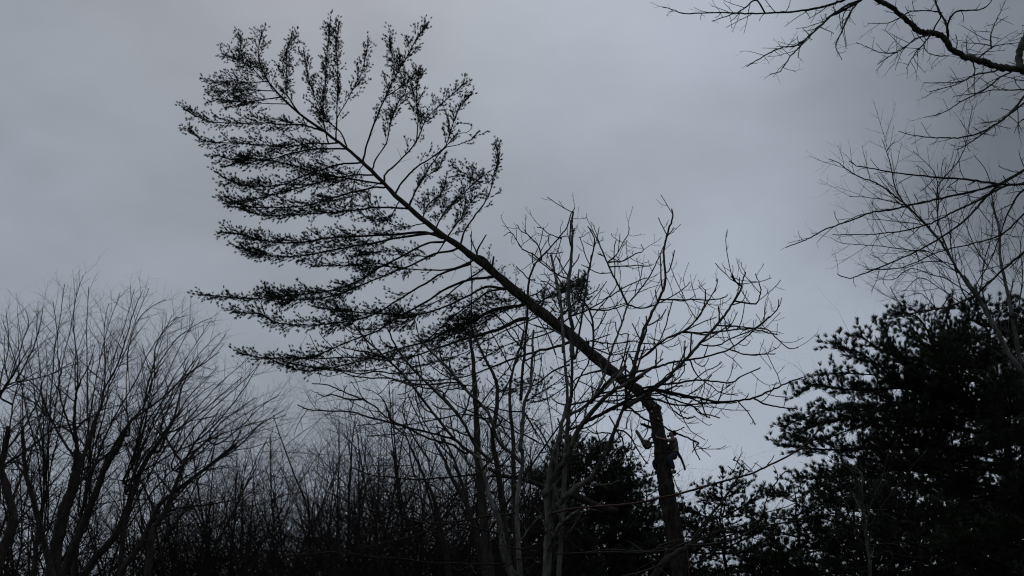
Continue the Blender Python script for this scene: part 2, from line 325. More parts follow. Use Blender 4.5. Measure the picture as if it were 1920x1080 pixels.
#@@DATA
# ================================================================== 1. the pine being felled
rng = random.Random(7)
DP = 36.0
def felled_pine():
    low = trace('P 36 22 0 0 1275,1080 1266,1010 1255,950 1247,900 1241,850 1235,815 1230.5,788 1228.5,776 1228,764', DP, rng, 6, .3, True)
    base = Vector((low[0][0].x, DP, 0))
    t = thing('pine_tree', base, 'tall pine toppling left with bent needled upper trunk, climber clinging below the cut', 'tree')
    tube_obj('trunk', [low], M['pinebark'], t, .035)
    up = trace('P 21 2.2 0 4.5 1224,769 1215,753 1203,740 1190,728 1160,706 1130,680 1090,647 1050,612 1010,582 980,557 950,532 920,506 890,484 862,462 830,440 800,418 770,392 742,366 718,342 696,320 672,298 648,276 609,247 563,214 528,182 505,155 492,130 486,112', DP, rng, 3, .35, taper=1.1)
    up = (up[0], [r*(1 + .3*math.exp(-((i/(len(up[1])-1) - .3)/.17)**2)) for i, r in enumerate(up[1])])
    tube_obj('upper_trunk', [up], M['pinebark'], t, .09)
    pool0 = [topix(v) for v in low[0] + up[0]]
    # broken stubs and pale scars on the trunk
    for s in ('U 6 4.5 -.1 -.1 380,440 330,425 300,410 278,412', 'U 2.5 2 -.1 -.1 325,415 315,395', 'N 9 3 0 -.3 230,215 280,200 330,220 370,260 400,300 400,270 412,195',
              'N 5 2.5 .1 .3 260,200 262,150 290,90 345,0', 'N 3 2 .1 .3 258,170 240,120 215,60 200,0', 'N 4 2 .2 .2 490,400 478,370 465,355',
              'U 3 2 -.1 -.1 300,230 303,250', 'P 4 3 0 0 1243,905 1236,915 1234,921', 'P 5 3 0 0 1245,930 1236,938',
              'N 6 3 0 0 840,640 860,600 862,545', 'N 4 3 0 0 1260,1000 1268,975 1262,955'):
        tube_obj('stub', [trace(s, DP, rng, 3, .2, pool=pool0)], M['pinelimb'], t, .1)
    for (x, y, r) in ((1234, 786, .05), (1222, 773, .05), (1226, 762, .03)):
        c = at(x, y, DP-.2); T = [([c, c+Vector((0, -.07, .0))], [r, r*.9])]
        tube_obj('cut_scar', T, M['wood'], t, .1)
    rs2 = random.Random(3); seg = [v for v in up[0] if 985 > topix(v)[0] - 0 > 905 or 1075 > topix(v)[0] >= 985]
    st = St(dens=[9, 6], ang=[(40, 85), (25, 60)], len=[.7, .3], rad=[.009, .005], seg=[4, 3], wig=[.15, .15], up=[.03, .05], rnd=1, fall=0, tip=.45, t0=.2)
    T = []; tips = []; sprout(T, seg, [.1]*len(seg), 0, st, rs2, 0, 1, tips)
    e1 = tube_obj('epicormic_shoots', T, M['pinelimb'], t, 0, 3)
    e1['kind'] = 'stuff'
    P, Dr = tuft_points(tips, rs2, .1, .3, .02); needles(P, Dr, M['needle'], 'needles', e1, 10, .1, .008, .75, 77)
    c = low[0][-1]; nrm = (low[0][-1]-low[0][-3]).normalized()
    tube_obj('cut_face', [([c + nrm*.003 + Vector((.07, -.04, 0)), c + nrm*.02 + Vector((.07, -.04, 0))], [low[1][-1]*.72, low[1][-1]*.62])], M['wood'], t, .2)
    # limbs: string, needle start t, density, side ('L' swept left, 'R' up right)
    LB = [
     ('A 3 1 4.5 4.5 520,410 420,418 300,410 200,420', .25, 1.2), ('A 3 1 4.5 5 570,465 450,460 350,457 225,470', .3, 1.1),
     ('A 3.2 1 4.4 3.5 610,500 500,515 380,530 220,510', .4, 1.2), ('A 3.2 1 4.3 5 640,540 480,535 300,520', .5, 1),
     ('A 4.4 1.2 4 5.5 800,680 730,660 610,660 520,650 360,650 210,645 120,610 50,570', .12, 1),
     ('A 4 1 3.8 2.6 860,770 790,765 640,790 500,775 300,765 160,750 80,690', .15, .9),
     ('A 4.6 1.2 3.7 5 975,800 800,800 650,830 520,865 350,865 230,835', .12, 1),
     ('A 4.6 1.2 3.4 2 1070,880 940,890 820,930 700,970 600,1010 400,1010 270,960', .2, 1.15),
     ('A 4.6 1.2 3.2 4.6 1130,950 1000,955 800,1000 600,1055 450,1090 300,1110', .2, 1.1),
     ('A 4.6 1.2 3.1 4.6 1180,1000 1000,970 850,950 700,900 560,870 420,860 290,900', .2, .8),
     ('B 4.6 1.2 3 1.6 1110,5 1050,5 900,40 760,80 650,110 450,120 300,110 200,60', .3, 1.1),
     ('B 4.8 1.2 2.8 3.8 1220,125 1080,120 980,130 800,150 600,160 400,165 270,120', .3, 1.1),
     ('B 7.4 1.4 2.3 3.8 1430,290 1350,265 1180,275 1000,285 800,295 650,320 450,320 300,280 190,265', .35, 1.25),
     ('B 6 1.4 2.3 .9 1400,270 1200,295 1050,325 900,350 700,390 550,405 400,390 270,350', .42, 1.2),
     ('B 5.4 1 2 3 1450,320 1350,330 1200,410 1080,470 950,550 800,600 650,620 450,640 300,645 60,625', .5, 1.1),
     ('B 5.4 1 1.8 .4 1510,370 1400,390 1280,450 1150,500 1000,560 850,620 700,650 500,650 420,600', .5, 1.1),
     ('B 4.4 1 1.7 3 1600,440 1480,480 1300,480 1100,460 900,455 700,460', .35, .7),
     ('B 5.4 1 1.7 .2 1600,450 1450,500 1350,560 1200,650 1050,740 900,780 700,800 500,790 400,740 240,725', .5, 1.1),
     ('B 6 1 1.4 2.6 1720,525 1600,540 1450,600 1350,670 1200,750 1080,830 950,880 850,920 700,980 600,990 400,990 270,960', .62, .9),
     ('B 6.5 1 1.2 -.4 1790,590 1700,580 1580,640 1450,700 1300,740 1100,735 900,720 740,700', .45, .95),
     ('B 4.5 1 1.2 2 1790,592 1710,610 1640,660 1500,760 1350,900 1250,1000 1050,1060 800,1060 560,1020', .7, .5),
     ('B 7.4 1.2 .8 2.2 1890,690 1750,710 1650,760 1560,800 1450,850 1350,900 1200,935 1000,1000 800,1050 650,1065 480,1010', .45, .9),
     ('N 9 1 .8 -.6 720,760 620,770 480,840 330,890 150,940 0,990 -150,1040 -330,1100 -520,1120 -700,1080', .5, .75),
     ('N 5 1 .5 1.8 640,640 500,660 380,700 250,750 120,800 0,860 -120,900', .15, .9),
     ('C 7 1 .4 -.5 590,705 500,735 380,765 250,810 150,850 40,885 -120,900 -300,900', .6, .4),
     ('C 5 1 .3 1 740,850 690,862 640,880 570,930 480,990 400,1010', .8, .5),
     ('C 4 1.2 .4 .8 590,820 500,855 420,920 330,940 250,950', .3, 1),
     ('N 8 1.6 .5 2 985,800 1010,740 1060,690 1140,620 1190,560 1215,470 1220,400', .2, 1),
     ('N 5 1.6 .8 2.4 790,640 840,600 900,560 960,540 1040,500 1110,470', .15, 1.1),
     ('N 4 1.2 1 0 700,620 640,560 560,600 450,590 350,580', .2, .8),
     # hanging lower boughs (placed last in the list below)
     # upper side, leaning up and right
     ('A 4 1 3.8 5.4 925,735 931,600 935,450 935,300 925,200 945,70', .3, 1.1),
     ('A 3 1 4.4 3 938,610 1000,500 1060,390 1090,300 1110,190', .35, 1.1),
     ('A 3.6 1 4.2 4 870,720 850,600 860,450 870,300 890,80', .1, 1.3),
     ('A 4 1 3.8 3 985,780 950,700 880,640 830,560 770,400 740,240', .25, 1),
     ('A 3.6 1 4.2 5 720,600 640,480 640,350 640,220 700,150', .2, 1.2),
     ('A 3 1 4.4 4 560,460 520,380 480,300 480,200 495,130', .1, 1.2),
     ('A 3 1 4.4 5 500,400 440,330 390,300 370,150', .1, 1.1), ('A 2.6 1 4.4 4 470,330 380,300 280,255', .1, 1.1),
     ('A 5 1.4 3.4 1.4 1085,860 1105,770 1160,620 1215,490 1280,360 1340,260 1400,150 1450,90', .45, 1.2),
     ('A 3 1 2 2 1225,490 1320,430 1390,380 1415,370', .3, 1.1),
     ('A 4 1.2 3.3 4.6 1140,910 1160,850 1215,770 1240,650 1280,540 1330,440 1250,260 1235,160', .3, 1.1),
     ('A 5.4 1.2 3 4 1205,985 1215,940 1290,870 1390,760 1440,640 1500,570 1580,500 1670,420', .5, 1),
     ('A 3 1 3.4 2.6 1390,760 1400,640 1390,480 1410,370', .2, 1.2),
     ('A 5 1.2 2.8 1.2 1270,1060 1310,990 1400,900 1480,850 1560,780 1600,660 1640,560 1690,500', .55, 1.1),
     ('A 4 1 2.7 2.2 1370,1080 1410,1000 1470,900 1550,800 1610,780 1700,750 1750,700', .9, .1),
     ('A 2.5 .8 1.8 1.8 1560,790 1620,720 1690,700 1710,660 1640,650', .95, .1),
     ('P 5 1.2 2.3 3.4 864,457 872,431 892,402 911,376 922,350 925,330 935,300 930,272', .6, .9),
     ('A 2.4 1 3.3 3.3 1825,980 1780,1000 1700,960 1600,900', .2, 1.2),
     ('B 4 1.2 2.8 4 1260,110 1290,30 1310,0 1350,-60 1420,-100 1450,-160', .3, .9),
     ('B 4 1.2 2.5 4 1410,240 1440,180 1480,120 1550,60 1620,-10 1680,-60', .15, 1.3),
     ('B 4 1.2 2.3 1 1480,290 1520,230 1560,180 1600,110 1640,60', .1, 1.2),
     ('B 4 1.2 2.6 4.4 1330,190 1370,100 1440,40 1470,-20', .15, 1.2),
     ('B 3 1 2.6 1.4 1190,100 1140,180 1060,200 1000,170', .2, .9), ('B 3 1 2.6 1.4 1330,215 1180,230 1060,130 1020,60', .2, .8),
     ('B 3 1 2.4 3.4 1460,320 1400,400 1300,400 1150,370 950,400', .2, 1),
     ('C 4 1 .9 2 430,500 330,520 230,560 130,620 20,660 -80,700 -180,700', .3, .9), ('C 4 1 .7 -.4 470,560 380,600 280,640 160,700 60,760 -60,800 -200,830', .45, .7),
     ('C 4 1 .6 2 530,640 430,680 330,700 230,740 130,800 20,850', .5, .7), ('B 4 1 1.5 2.8 1680,480 1560,560 1460,640 1350,700 1250,780 1100,820 950,830', .5, .7),
     ('A 3 1 3.4 4.6 1090,880 1040,960 1020,1060 1010,1150', .15, .9), ('A 3 1 3 2 1190,990 1050,1060 900,1100', .2, .8),
    ]
    st = St(dens=[5.4, 6.5], ang=[(14, 46), (20, 55)], len=[.95, .36], rad=[.009, .005], seg=[4, 3], wig=[.08, .1], up=[.06, .06], rnd=.8, fall=.55, tip=.45, t0=.2)
    pool = [topix(v) for v in low[0][-6:] + up[0]]
    upv = (Vector((-.35, 0, 1))).normalized()
    MASS = [(495, 445, 40), (540, 545, 36), (660, 575, 40), (690, 490, 36), (560, 655, 22), (475, 335, 40), (1075, 535, 34), (1000, 690, 24), (880, 600, 45), (760, 610, 30), (600, 640, 20)]
    for q, (s, t0, dn) in enumerate(LB):
        if s[0] == 'A' or s[0] == 'B' or s[0] == 'P' or s[0] == 'C' or s[0] == 'N':
            pts, R = trace(s, DP, rng, 4, .4, taper=.8, pool=pool)
            if q < 70: pool += [topix(v) for v in pts[1:]]
        T = [(pts, R)]; tips = []
        if q > 29: dn *= .8
        st.dens = [11.5*dn, 9.5]
        sprout(T, pts, R, 0, st, rng, t0, 1, tips, upv)
        st.dens = [4.5*dn, 6]; sprout(T, pts, R, 0, st, rng, t0*.5, t0 + .1, tips, upv, .8)
        bare = St(dens=[1.1, 1.2], ang=[(25, 60), (30, 60)], len=[.55, .3], rad=[.008, .005], seg=[4, 3], wig=[.18, .15], up=[.05, .05], rnd=.8, fall=.2, tip=.4, t0=.2)
        sprout(T, pts, R, 0, bare, rng, .08, t0, None, upv)
        tips.append((pts[int(len(pts)*.6):], 0)); tips.append((pts[int(len(pts)*.8):], 0))
        on = [min(1, len([1 for mx_, my_, mr_ in MASS if (x-mx_)**2 + (y-my_)**2 < mr_*mr_])) for x, y, _ in map(topix, pts)]
        i = 0
        while i < len(pts):
            j = i
            while j+1 < len(pts) and on[i] and on[j+1]: j += 1
            if j > i: st.dens = [10, 9]; sprout(T, pts[i:j+1], R[i:j+1], 0, st, rng, 0, 1, tips, upv, .75)
            i = j+1
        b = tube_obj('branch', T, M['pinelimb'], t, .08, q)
        P, Dr = tuft_points(tips, rng, .095, .35, .015)
        needles(P, Dr, M['needle'], 'needles', b, 18, .125, .0082, .7, q)
felled_pine()

# ================================================================== 2. traced bare trees
def bare_tree(label, D, stems, limbs, bark, st, seed, group=None, name='bare_tree', cat='tree', gr=True, limbpart='limb', scale=1.0, w1m=1.0, minw=0, reach=40, upv=Vector((0, 0, 1)), t0=.12, st_trunk=None, parts=True, bump=.06):
    rng = random.Random(seed); pool = []; tr = []
    for s in stems:
        tr.append(trace(s, D, rng, 5, .3, gr, pool=pool if pool else None, reach=12) + (s,))
        pool += [topix(v) for v in tr[-1][0] if v.z > .5]
    b = tr[0][0][0]
    t = thing(name, (b.x, b.y, 0), label, cat, group)
    TT = []
    for i, x in enumerate(tr):
        T = []; m = len(x[0]); lo = next((k for k in range(m) if topix(x[0][k])[1] < 1100), 0)
        T = [x[:2]]; sprout(T, x[0][lo:], x[1][lo:], 0, st_trunk or st, rng, .1, 1, None, upv, scale)
        tube_obj('trunk' if i == 0 else 'stem', T, M[bark], t, bump, seed+i)
    for i, s in enumerate(limbs):
        if w1m != 1: q = s.split(); q[1] = str(float(q[1])*(1 + (w1m-1)*.35)); q[2] = str(float(q[2])*w1m); s = ' '.join(q)
        pts, R = trace(s, D, rng, 5, .45, False, taper=.9, pool=pool, reach=reach)
        pool += [topix(v) for v in pts[2:]]
        T = [(pts, R)]
        sprout(T, pts, R, 0, st, rng, t0, 1, None, upv, scale)
        tube_obj(limbpart, T, M[bark if R[0] > .03 else 'twig'], t, bump, i) if parts else TT.extend(T)
    return t
STUB = St(dens=[3.6, 3.8, 6], ang=[(35, 75), (35, 75), (40, 80)], len=[.8, .32, .1], rad=[.0155, .013, .0115], seg=[6, 4, 2], wig=[.2, .25, .2], up=[.11, .16, .14], rnd=.75, fall=.45, tip=.8, t0=.2)
STUBT = St(dens=[1.3, 2.6, 4], ang=[(35, 75), (35, 75), (40, 80)], len=[.8, .3, .1], rad=[.014, .011, .009], seg=[6, 4, 2], wig=[.17, .22, .2], up=[.09, .14, .12], rnd=.9, fall=.2, tip=.72, t0=.2)
bare_tree('pale forked bare tree with the widest spread of stubby upturned twigs, before the bent trunk', 18,
 ['O 15 6 0 0 1590,1080 1600,800 1610,600 1600,300 1635,80 1665,-60 1700,-180 1730,-303', 'J 9 4 -.1 -.6 1060,1000 1075,800 1090,600 1110,480 1115,300 1120,100 1135,0', 
  'J 8 4 .2 .8 1010,900 1020,760 1060,600 1075,500 1060,300 1045,100 1040,0'],
 ['N 8 2 -.6 -1.2 1115,1080 1115,960 1120,860 1095,700 1085,500 1100,300 1115,100 1120,-30 1112,-120 1130,-210',
  'N 6 2 .8 1.5 1040,1060 1035,900 1020,700 1000,500 960,330 930,180',
  'G 11 2.6 -.3 -2 480,700 540,590 680,450 800,370 880,240 960,60 1000,-40 1060,-200 1110,-330 1130,-440',
  'C 6 1.4 -2 -3.2 900,880 930,770 960,660 1000,570 1040,490 1072,400 1066,250 1085,150 1110,80 1105,30',
  'C 7.5 2 0 -2.4 690,1010 740,960 790,900 870,830 830,880 770,940',
  'G 12 3 0 -2 470,480 560,330 640,200 700,40 830,-130 960,-260 1100,-330 1250,-430',
  'C 6 1.4 -1.4 -2.6 940,995 1020,940 1100,870 1170,800 1250,710 1330,620 1380,560 1420,500 1455,440 1463,400 1480,350',
  'C 5.5 1.3 -.8 1.2 560,1080 620,1060 700,1000 740,930 770,850 800,750 830,670 860,590 882,515 930,460 990,380 1030,300 1065,220',
  'C 4 1.3 .6 1.8 880,515 850,450 800,350 770,280 740,215 715,160 690,130',
  'C 5 1.2 -.6 -3 740,1075 860,1010 980,950 1050,950 1150,972 1250,990 1330,1007 1430,1003 1520,990 1590,960 1650,930 1720,900 1770,885',
  'C 2.4 1.2 -2 -2.4 1520,990 1580,1020 1650,1035 1745,1046',
  'C 4 1.2 -1.4 .4 870,880 960,850 1060,825 1100,810 1200,795 1300,775 1400,740 1470,690 1530,640 1600,580 1640,540 1648,490',
  'C 2.6 1.2 0 1 1400,742 1460,765 1530,770 1630,765', 'C 2.4 1.2 0 1 1250,718 1310,725 1360,715 1400,690 1520,640 1600,575',
  'C 3.4 1.2 0 2 1160,655 1240,660 1330,655 1450,640 1580,640 1640,690 1700,738 1745,733',
  'C 2.6 1.2 0 -1 1340,622 1420,625 1500,635 1580,655 1640,668',
  'C 3 1.2 -1.8 -.2 1062,490 1120,492 1200,490 1340,490 1390,465', 'C 3 1.2 -1.8 -1.3 1430,498 1480,508 1530,511 1550,480 1555,430 1530,360',
  'C 3 1.1 -2 -3.6 1455,420 1430,400 1405,370', 'C 3 1.2 0 .8 910,800 980,770 1060,700 1120,670 1180,640 1240,580 1290,500 1330,430 1335,385',
  'C 3.4 1.2 0 -1.4 950,790 1060,700 1170,650 1230,590 1270,520 1275,440', 
  'C 3.6 1.2 -1 -2.5 960,940 1040,925 1140,912 1230,898 1320,905 1400,912 1460,880 1555,835',
  'C 2.6 1.2 -1 0 1200,800 1220,850 1250,890 1310,930 1350,960 1440,975', 'C 3 1.2 -1.8 -3 880,515 960,535 1060,500 1160,440 1200,400',
  'C 3 1.2 -.6 -1.6 790,325 840,322 930,318 970,322', 'C 3 1.2 .2 1.4 800,300 860,295 920,260 960,245 950,210', 'C 3 1.2 .4 1.4 785,300 830,260 860,200 885,160 890,125',
  'C 5 1.3 .5 1.8 340,1000 350,850 365,700 375,560 380,420 400,340 430,290 480,240 540,170 575,125 595,60 615,25',
  'C 3 1.2 1 2 440,290 400,260 350,235 320,190 290,150 255,170', 'C 3 1.2 1 .4 445,280 430,220 380,165 340,140 322,110',
  'C 2.6 1.2 1 .4 540,180 480,155 450,130 425,125', 'C 4 1.3 .2 1.5 700,760 710,680 695,560 640,480 560,420 500,340 440,285', 
  'C 4 1.3 -1 .4 620,780 640,640 665,480 690,320 715,200 700,150 680,120', 'C 3.4 1.2 0 1.6 560,620 530,480 510,360 490,260', 
  'C 3 1.2 0 1 590,390 520,360 440,300 380,260', 'C 3 1.2 .8 0 640,560 720,520 800,470 880,420 980,380', 'C 3 1.2 .8 0 690,540 760,545 820,535 885,510', 
  'C 2.6 1.2 .8 0 700,700 800,715 900,700 960,712 1060,712 1150,660', 'C 2.6 1.2 .8 -.6 720,740 800,770 860,760 1000,740 1060,690',
  'C 3 1.2 -.8 -2 940,990 1040,1000 1120,1025 1210,1030 1260,1070 1300,1090', 'C 3.6 1.2 -.8 -2 1020,950 1100,990 1200,1020 1330,1010',
  'U 2.6 1.4 -1.6 -2.4 520,110 560,200 620,280 700,330 760,348 830,330', 'U 3 1.2 -1.6 -2.4 430,60 560,100 700,120 800,150 900,190 1080,195 1250,190',
  'U 2.6 1.2 -1.5 -2.4 350,130 480,165 560,200 680,215 800,220 860,290 960,310 1080,345',
  'U 3.4 1.6 -1.6 -2 115,200 200,270 290,340 380,380 500,430 600,485 720,530 870,600', 'U 2 1.1 -2 -2 700,520 650,500 620,480 660,465 720,435',
  'U 2.4 1.2 -2 -2.2 860,598 830,640 800,690', 'U 2.4 1.2 -2 -2.2 812,585 815,640 840,700 880,770', 'U 2.8 1.3 -1.8 -2 30,465 110,480 190,560 230,640 270,700 310,770 355,805',
  'U 2.6 1.2 -1.8 -1.4 30,470 90,550 100,620 130,720 170,850 210,950', 'J 2.6 1.2 -1.8 -1 1480,835 1400,820 1320,830 1250,785', 'J 2.6 1.2 -1.8 -1.6 1470,900 1520,905 1555,900 1545,880', 'J 2.6 1.2 -1 -2 1400,965 1500,970 1600,965 1680,972',
  'J 4 1.4 -.4 -2 1130,780 1240,730 1380,660 1500,600 1620,550 1760,490 1920,390 2040,300',
  'J 3.4 1.2 0 -1.8 1130,440 1200,300 1260,200 1300,80 1310,0', 'J 3.4 1.3 -.3 1 1160,560 1280,530 1400,490 1640,490 1920,485', 'J 3 1.3 -.3 .6 1150,700 1250,560 1340,540 1560,560 1700,520',
  'O 9 3 -.2 -1.4 1650,760 1700,640 1780,560 1850,500 1900,470', 'O 2.6 1.3 0 -1.5 1580,680 1720,620 1860,570 2000,540'],
 'greybark', STUB, 11, st_trunk=STUBT, w1m=1.6)
bare_tree('mottled bare tree with twin pale stems and long limbs reaching left over the thicket', 20,
 ['O 16 5 0 .4 1290,1080 1230,960 1200,850 1180,700 1140,520 1075,380 1035,200 1000,60 960,-60', 'O 11 7 .4 1 1350,1080 1340,900 1330,700 1320,450 1340,250 1370,50 1372,-80'],
 ['K 7 2.4 0 -1.4 1920,1010 1800,900 1700,640 1500,430 1350,250 1230,130 1150,50 1060,-60',
  'K 6 2 0 -2 1740,1080 1590,940 1480,720 1320,540 1200,420 1000,220 900,80 850,0 800,-120',
  'K 6 2 0 -2.6 1560,1010 1400,880 1230,670 1100,500 960,320 800,160 620,0 500,-150',
  'K 4 1.4 -1 -2.6 1500,1010 1380,930 1250,900 1100,840 960,770 850,720 760,660 690,590 570,520 460,480 350,430 250,390 120,380',
  'K 3 1.3 -1.8 -2.6 570,525 440,520 350,490 290,480 220,495 165,460', 'K 4 1.4 0 -2 1420,890 1250,840 1000,780 760,715 600,675 500,640 430,630 250,625 130,620 50,600 -10,570',
  'K 3 1.2 0 -2 1640,690 1500,660 1300,690 1150,720 1000,750 850,740', 'K 3.4 1.3 0 -2 1500,400 1400,370 1150,390 960,370 800,330 650,330 540,320 430,290 200,200 80,165 -60,150',
  'K 3 1.3 0 -2 1300,460 1250,430 1400,390 1560,400', 'K 3 1.3 0 -2 1100,270 1000,290 850,290 700,270 560,290 430,270 300,240 150,180',
  'K 3.4 1.3 0 -2.4 820,175 700,160 560,150 400,145 260,155 100,155 -20,150', 'K 3 1.2 -1 -2.6 760,140 640,100 560,90 470,70 380,50', 'K 3 1.2 0 -1 1420,350 1300,300 1180,210 1100,130 1040,80',
  'J 8 3 .8 1.6 652,975 660,850 680,640 690,540 740,420 750,250 765,80 760,0 770,-100', 'J 4.6 1.4 1 1.8 700,660 780,800 850,900 880,980', 'J 3 1.3 1 0 700,540 800,480 900,420 1000,350 1080,280 1180,200',
  'J 3.4 1.3 1 2 660,630 560,630 460,610 360,590 240,600 100,650', 'O 3.4 1.4 0 -2 1150,690 1000,650 850,610 700,600 500,590 350,570 200,510 100,490 0,480 -150,430 -300,360 -450,300',
  'O 3.2 1.4 0 -1.5 1210,515 1040,530 900,560 750,580 640,610 500,670 350,720 200,750 40,790 -200,840 -500,870 -900,900',
  'O 3.2 1.4 0 -1.5 1250,960 1100,970 900,970 700,960 550,965 400,940 200,915 0,905 -250,870 -600,850', 'O 2.6 1.3 0 -1 1250,980 1320,930 1450,920 1490,940 1460,990 1380,1030 1330,1080',
  'O 2.8 1.3 0 -1 1240,810 1380,830 1500,790 1650,790 1750,770', 'O 2.6 1.3 0 -1.8 940,1060 1000,1020 1080,990', 'O 4 1.4 0 -2 1040,60 950,140 800,160 620,180 480,190 300,190 150,165 0,155 -200,80'],
 'greybark', STUB, 12, st_trunk=STUBT, w1m=1.35)
bare_tree('dark upright bare tree with several straight black stems, left of the pale forked one', 23,
 ['J 15 4 0 0 290,1260 270,1080 262,850 250,600 235,350 225,150 205,20 195,-100', 'J 11 3.4 .5 1 450,1150 420,1000 400,850 440,600 440,400 400,280 330,150 260,0 200,-150',
  'J 9 3 1 2 590,1150 590,1000 580,800 560,600 560,400 600,200 650,50 680,-100'],
 ['J 4 1.4 0 1.4 250,900 180,820 100,660 0,540 -150,380', 'J 4 1.4 0 -1.4 420,1000 380,780 300,680 180,620 60,560 -100,400', 'J 3.6 1.3 0 1 590,900 500,800 420,640 300,570 200,470 100,380 0,280',
  'N 3.4 1.3 0 -1.4 220,900 210,700 215,450 205,250 210,60 210,-30', 'N 3 1.2 0 1 650,1080 680,900 690,760 700,650', 'N 3 1.2 0 1 500,1080 400,900 300,740 230,620 100,500',
  'N 3.4 1.2 0 -1 660,1000 600,870 480,760 330,660 200,540', 'N 3 1.2 0 1.4 970,1080 900,900 800,740 740,620 690,520', 'J 4 1.4 0 1 430,600 520,420 600,220 660,80 760,-80', 'J 3.4 1.3 0 -1 250,620 330,520 430,380 560,220 640,60',
  'G 4 1.4 0 -1 0,230 150,280 300,300 450,340', 'G 5 1.4 0 1 100,480 200,380 300,330 420,400', 'J 3.4 1.4 0 1 700,850 830,920 980,960', 'J 3.6 1.3 0 1 270,560 420,640 560,740 660,820 800,900 860,930'],
 'darkbark', STUB, 13, st_trunk=STUBT)
bare_tree('bare tree with dark leaning stems fanning up-left behind the pale ones, below the pine tips', 27,
 ['O 14 4 0 0 1080,1080 1010,900 950,700 880,480 790,300 700,130 650,0 560,-150', 'O 12 3.4 .5 1 1030,1080 960,760 900,560 850,330 800,180 740,0 640,-200', 'O 10 3 -1 -2 700,1080 660,800 600,560 560,380 480,200 420,60 340,-120'],
 ['O 4 1.3 0 1 960,700 860,500 720,380 560,260 420,180 250,140', 'O 4 1.3 0 1 660,800 560,640 430,520 300,440 150,380 0,330', 'O 3.4 1.2 0 1 600,560 500,420 400,330 250,260 100,200', 'O 3.4 1.2 0 1 760,560 650,440 590,400 680,300 720,260',
  'K 4 1.3 0 1.5 1180,1080 1100,960 1010,820 940,640 960,500 960,320', 'K 4 1.3 0 1.5 1010,1080 980,880 860,760 800,600 720,480 580,420', 'K 3.4 1.3 0 1.5 1300,960 1180,820 1090,640 1050,450 1060,250 1040,120'],
 'darkbark', St(dens=[2, 2.6, 3], ang=[(20, 50), (25, 55), (30, 65)], len=[1.4, .6, .22], rad=[.014, .009, .007], seg=[6, 4, 3], wig=[.1, .14, .16], up=[.06, .07, .08], rnd=.8, fall=.3, tip=.5, t0=.2), 14)

# near reddish sapling limbs that sweep across the bottom
bare_tree('near dark bare tree with tangled low limbs crossing the climbed trunk', 12,
 ['H 13 8 0 0 -120,1120 0,960 130,885 180,850'],
 ['H 6 4 0 .4 150,870 270,700 400,540 450,470 490,410 540,330', 'H 3 1.4 .4 .6 540,335 480,315 440,285', 'H 3 1.3 .4 .5 545,325 560,300 520,260 490,240', 'H 2.4 1.2 .4 .5 620,325 580,280 540,240',
  'H 5 2 0 -.8 150,860 330,850 500,810 600,760 650,725 690,640 720,540 760,450 800,390 850,330 890,325', 'H 2.6 1.2 -.4 -.6 800,390 800,340 770,280', 'H 3.6 1.4 0 -1 650,722 830,700 1000,660 1100,640 1350,615 1600,600', 
  'H 3.4 1.4 0 1 200,850 330,880 480,910 560,890 640,850', 'H 4.4 2 0 .6 180,850 300,780 450,740 620,690 700,670', 'H 4 1.6 0 1 0,900 150,860 300,700 380,600 450,570 640,625 830,590 990,530',
  'G 6 3 0 .8 1640,950 1543,830 1400,880 1200,910 1000,910 850,910 540,920', 'G 5 2.5 0 .8 1560,880 1400,860 1220,900 1060,895 900,890 760,910', 'G 5 2.5 0 -.8 1300,1000 1200,1040 1050,1080 900,1130', 'G 4 2 0 .8 1430,870 1300,960 1220,990 1130,1040', 'G 4 1.6 0 .8 1200,920 1140,870 1060,820',
  'H 3 1.3 0 .6 330,790 340,830 330,850', 'H 3 1.3 0 .6 640,740 665,770 660,800', 'H 3.6 1.4 0 2 -60,860 80,820 160,820'],
 'darkbark', St(dens=[1.6, 2, 4], ang=[(30, 70), (35, 75), (40, 80)], len=[.45, .2, .06], rad=[.0065, .005, .0045], seg=[6, 4, 2], wig=[.17, .22, .2], up=[.06, .1, .1], rnd=.8, fall=.3, tip=.65, t0=.2), 15, bump=.04, reach=60)
def sweeping():
    rng = random.Random(4)
    a, R = trace('P 5 3 1 .2 1036,962 1080,953 1160,947 1210,940 1250,931 1284,923 1328,910 1380,896 1411,887 1447,870 1483,852 1509,834 1530,812 1548,785', 12, rng, 5, .3)
    T = [(a, R)]
    st = St(dens=[1.3, 2, 4], ang=[(30, 70), (35, 75), (40, 80)], len=[.4, .16, .05], rad=[.0055, .0045, .004], seg=[6, 4, 2], wig=[.15, .2, .2], up=[.1, .1, .1], rnd=.8, fall=.3, tip=.65, t0=.2)
    sprout(T, a, R, 0, st, rng, .45, 1)
    for s in ('H 2.4 1.2 .4 .4 600,330 565,290 540,240', 'H 3 1.2 .2 0 730,275 755,245 780,205', 'H 2.6 1.2 .4 .4 545,350 560,310 520,270 490,235', 'H 2.6 1.2 .4 .4 530,335 480,318 442,285', 'H 2 1 .4 .2 690,300 650,270 625,262', 'H 2 1 .3 .2 510,250 530,215 553,182'):
        T.append(trace(s, 12, rng, 4, .2))
    t = thing('arching_branch', a[0], 'long reddish branch arching across the climbed trunk, few dry leaves near its middle', 'branch')
    tube_obj('stem', T, M['redbark'], t, .05)
    for (x, y) in ((1376, 862), (1380, 871), (1384, 878), (1378, 858), (1388, 882)):
        c = at(x, y, 12.3); u = unit(rng)*.022; v = perp(u, rng)*.015; n = perp(u, rng)*.006
        add_obj('leaf', [c-u, c-u*.3+v, c+u, c-u*.3-v, c+n], [(0, 1, 4), (1, 2, 4), (2, 3, 4), (3, 0, 4)], [], M['leaf'], t)
sweeping()
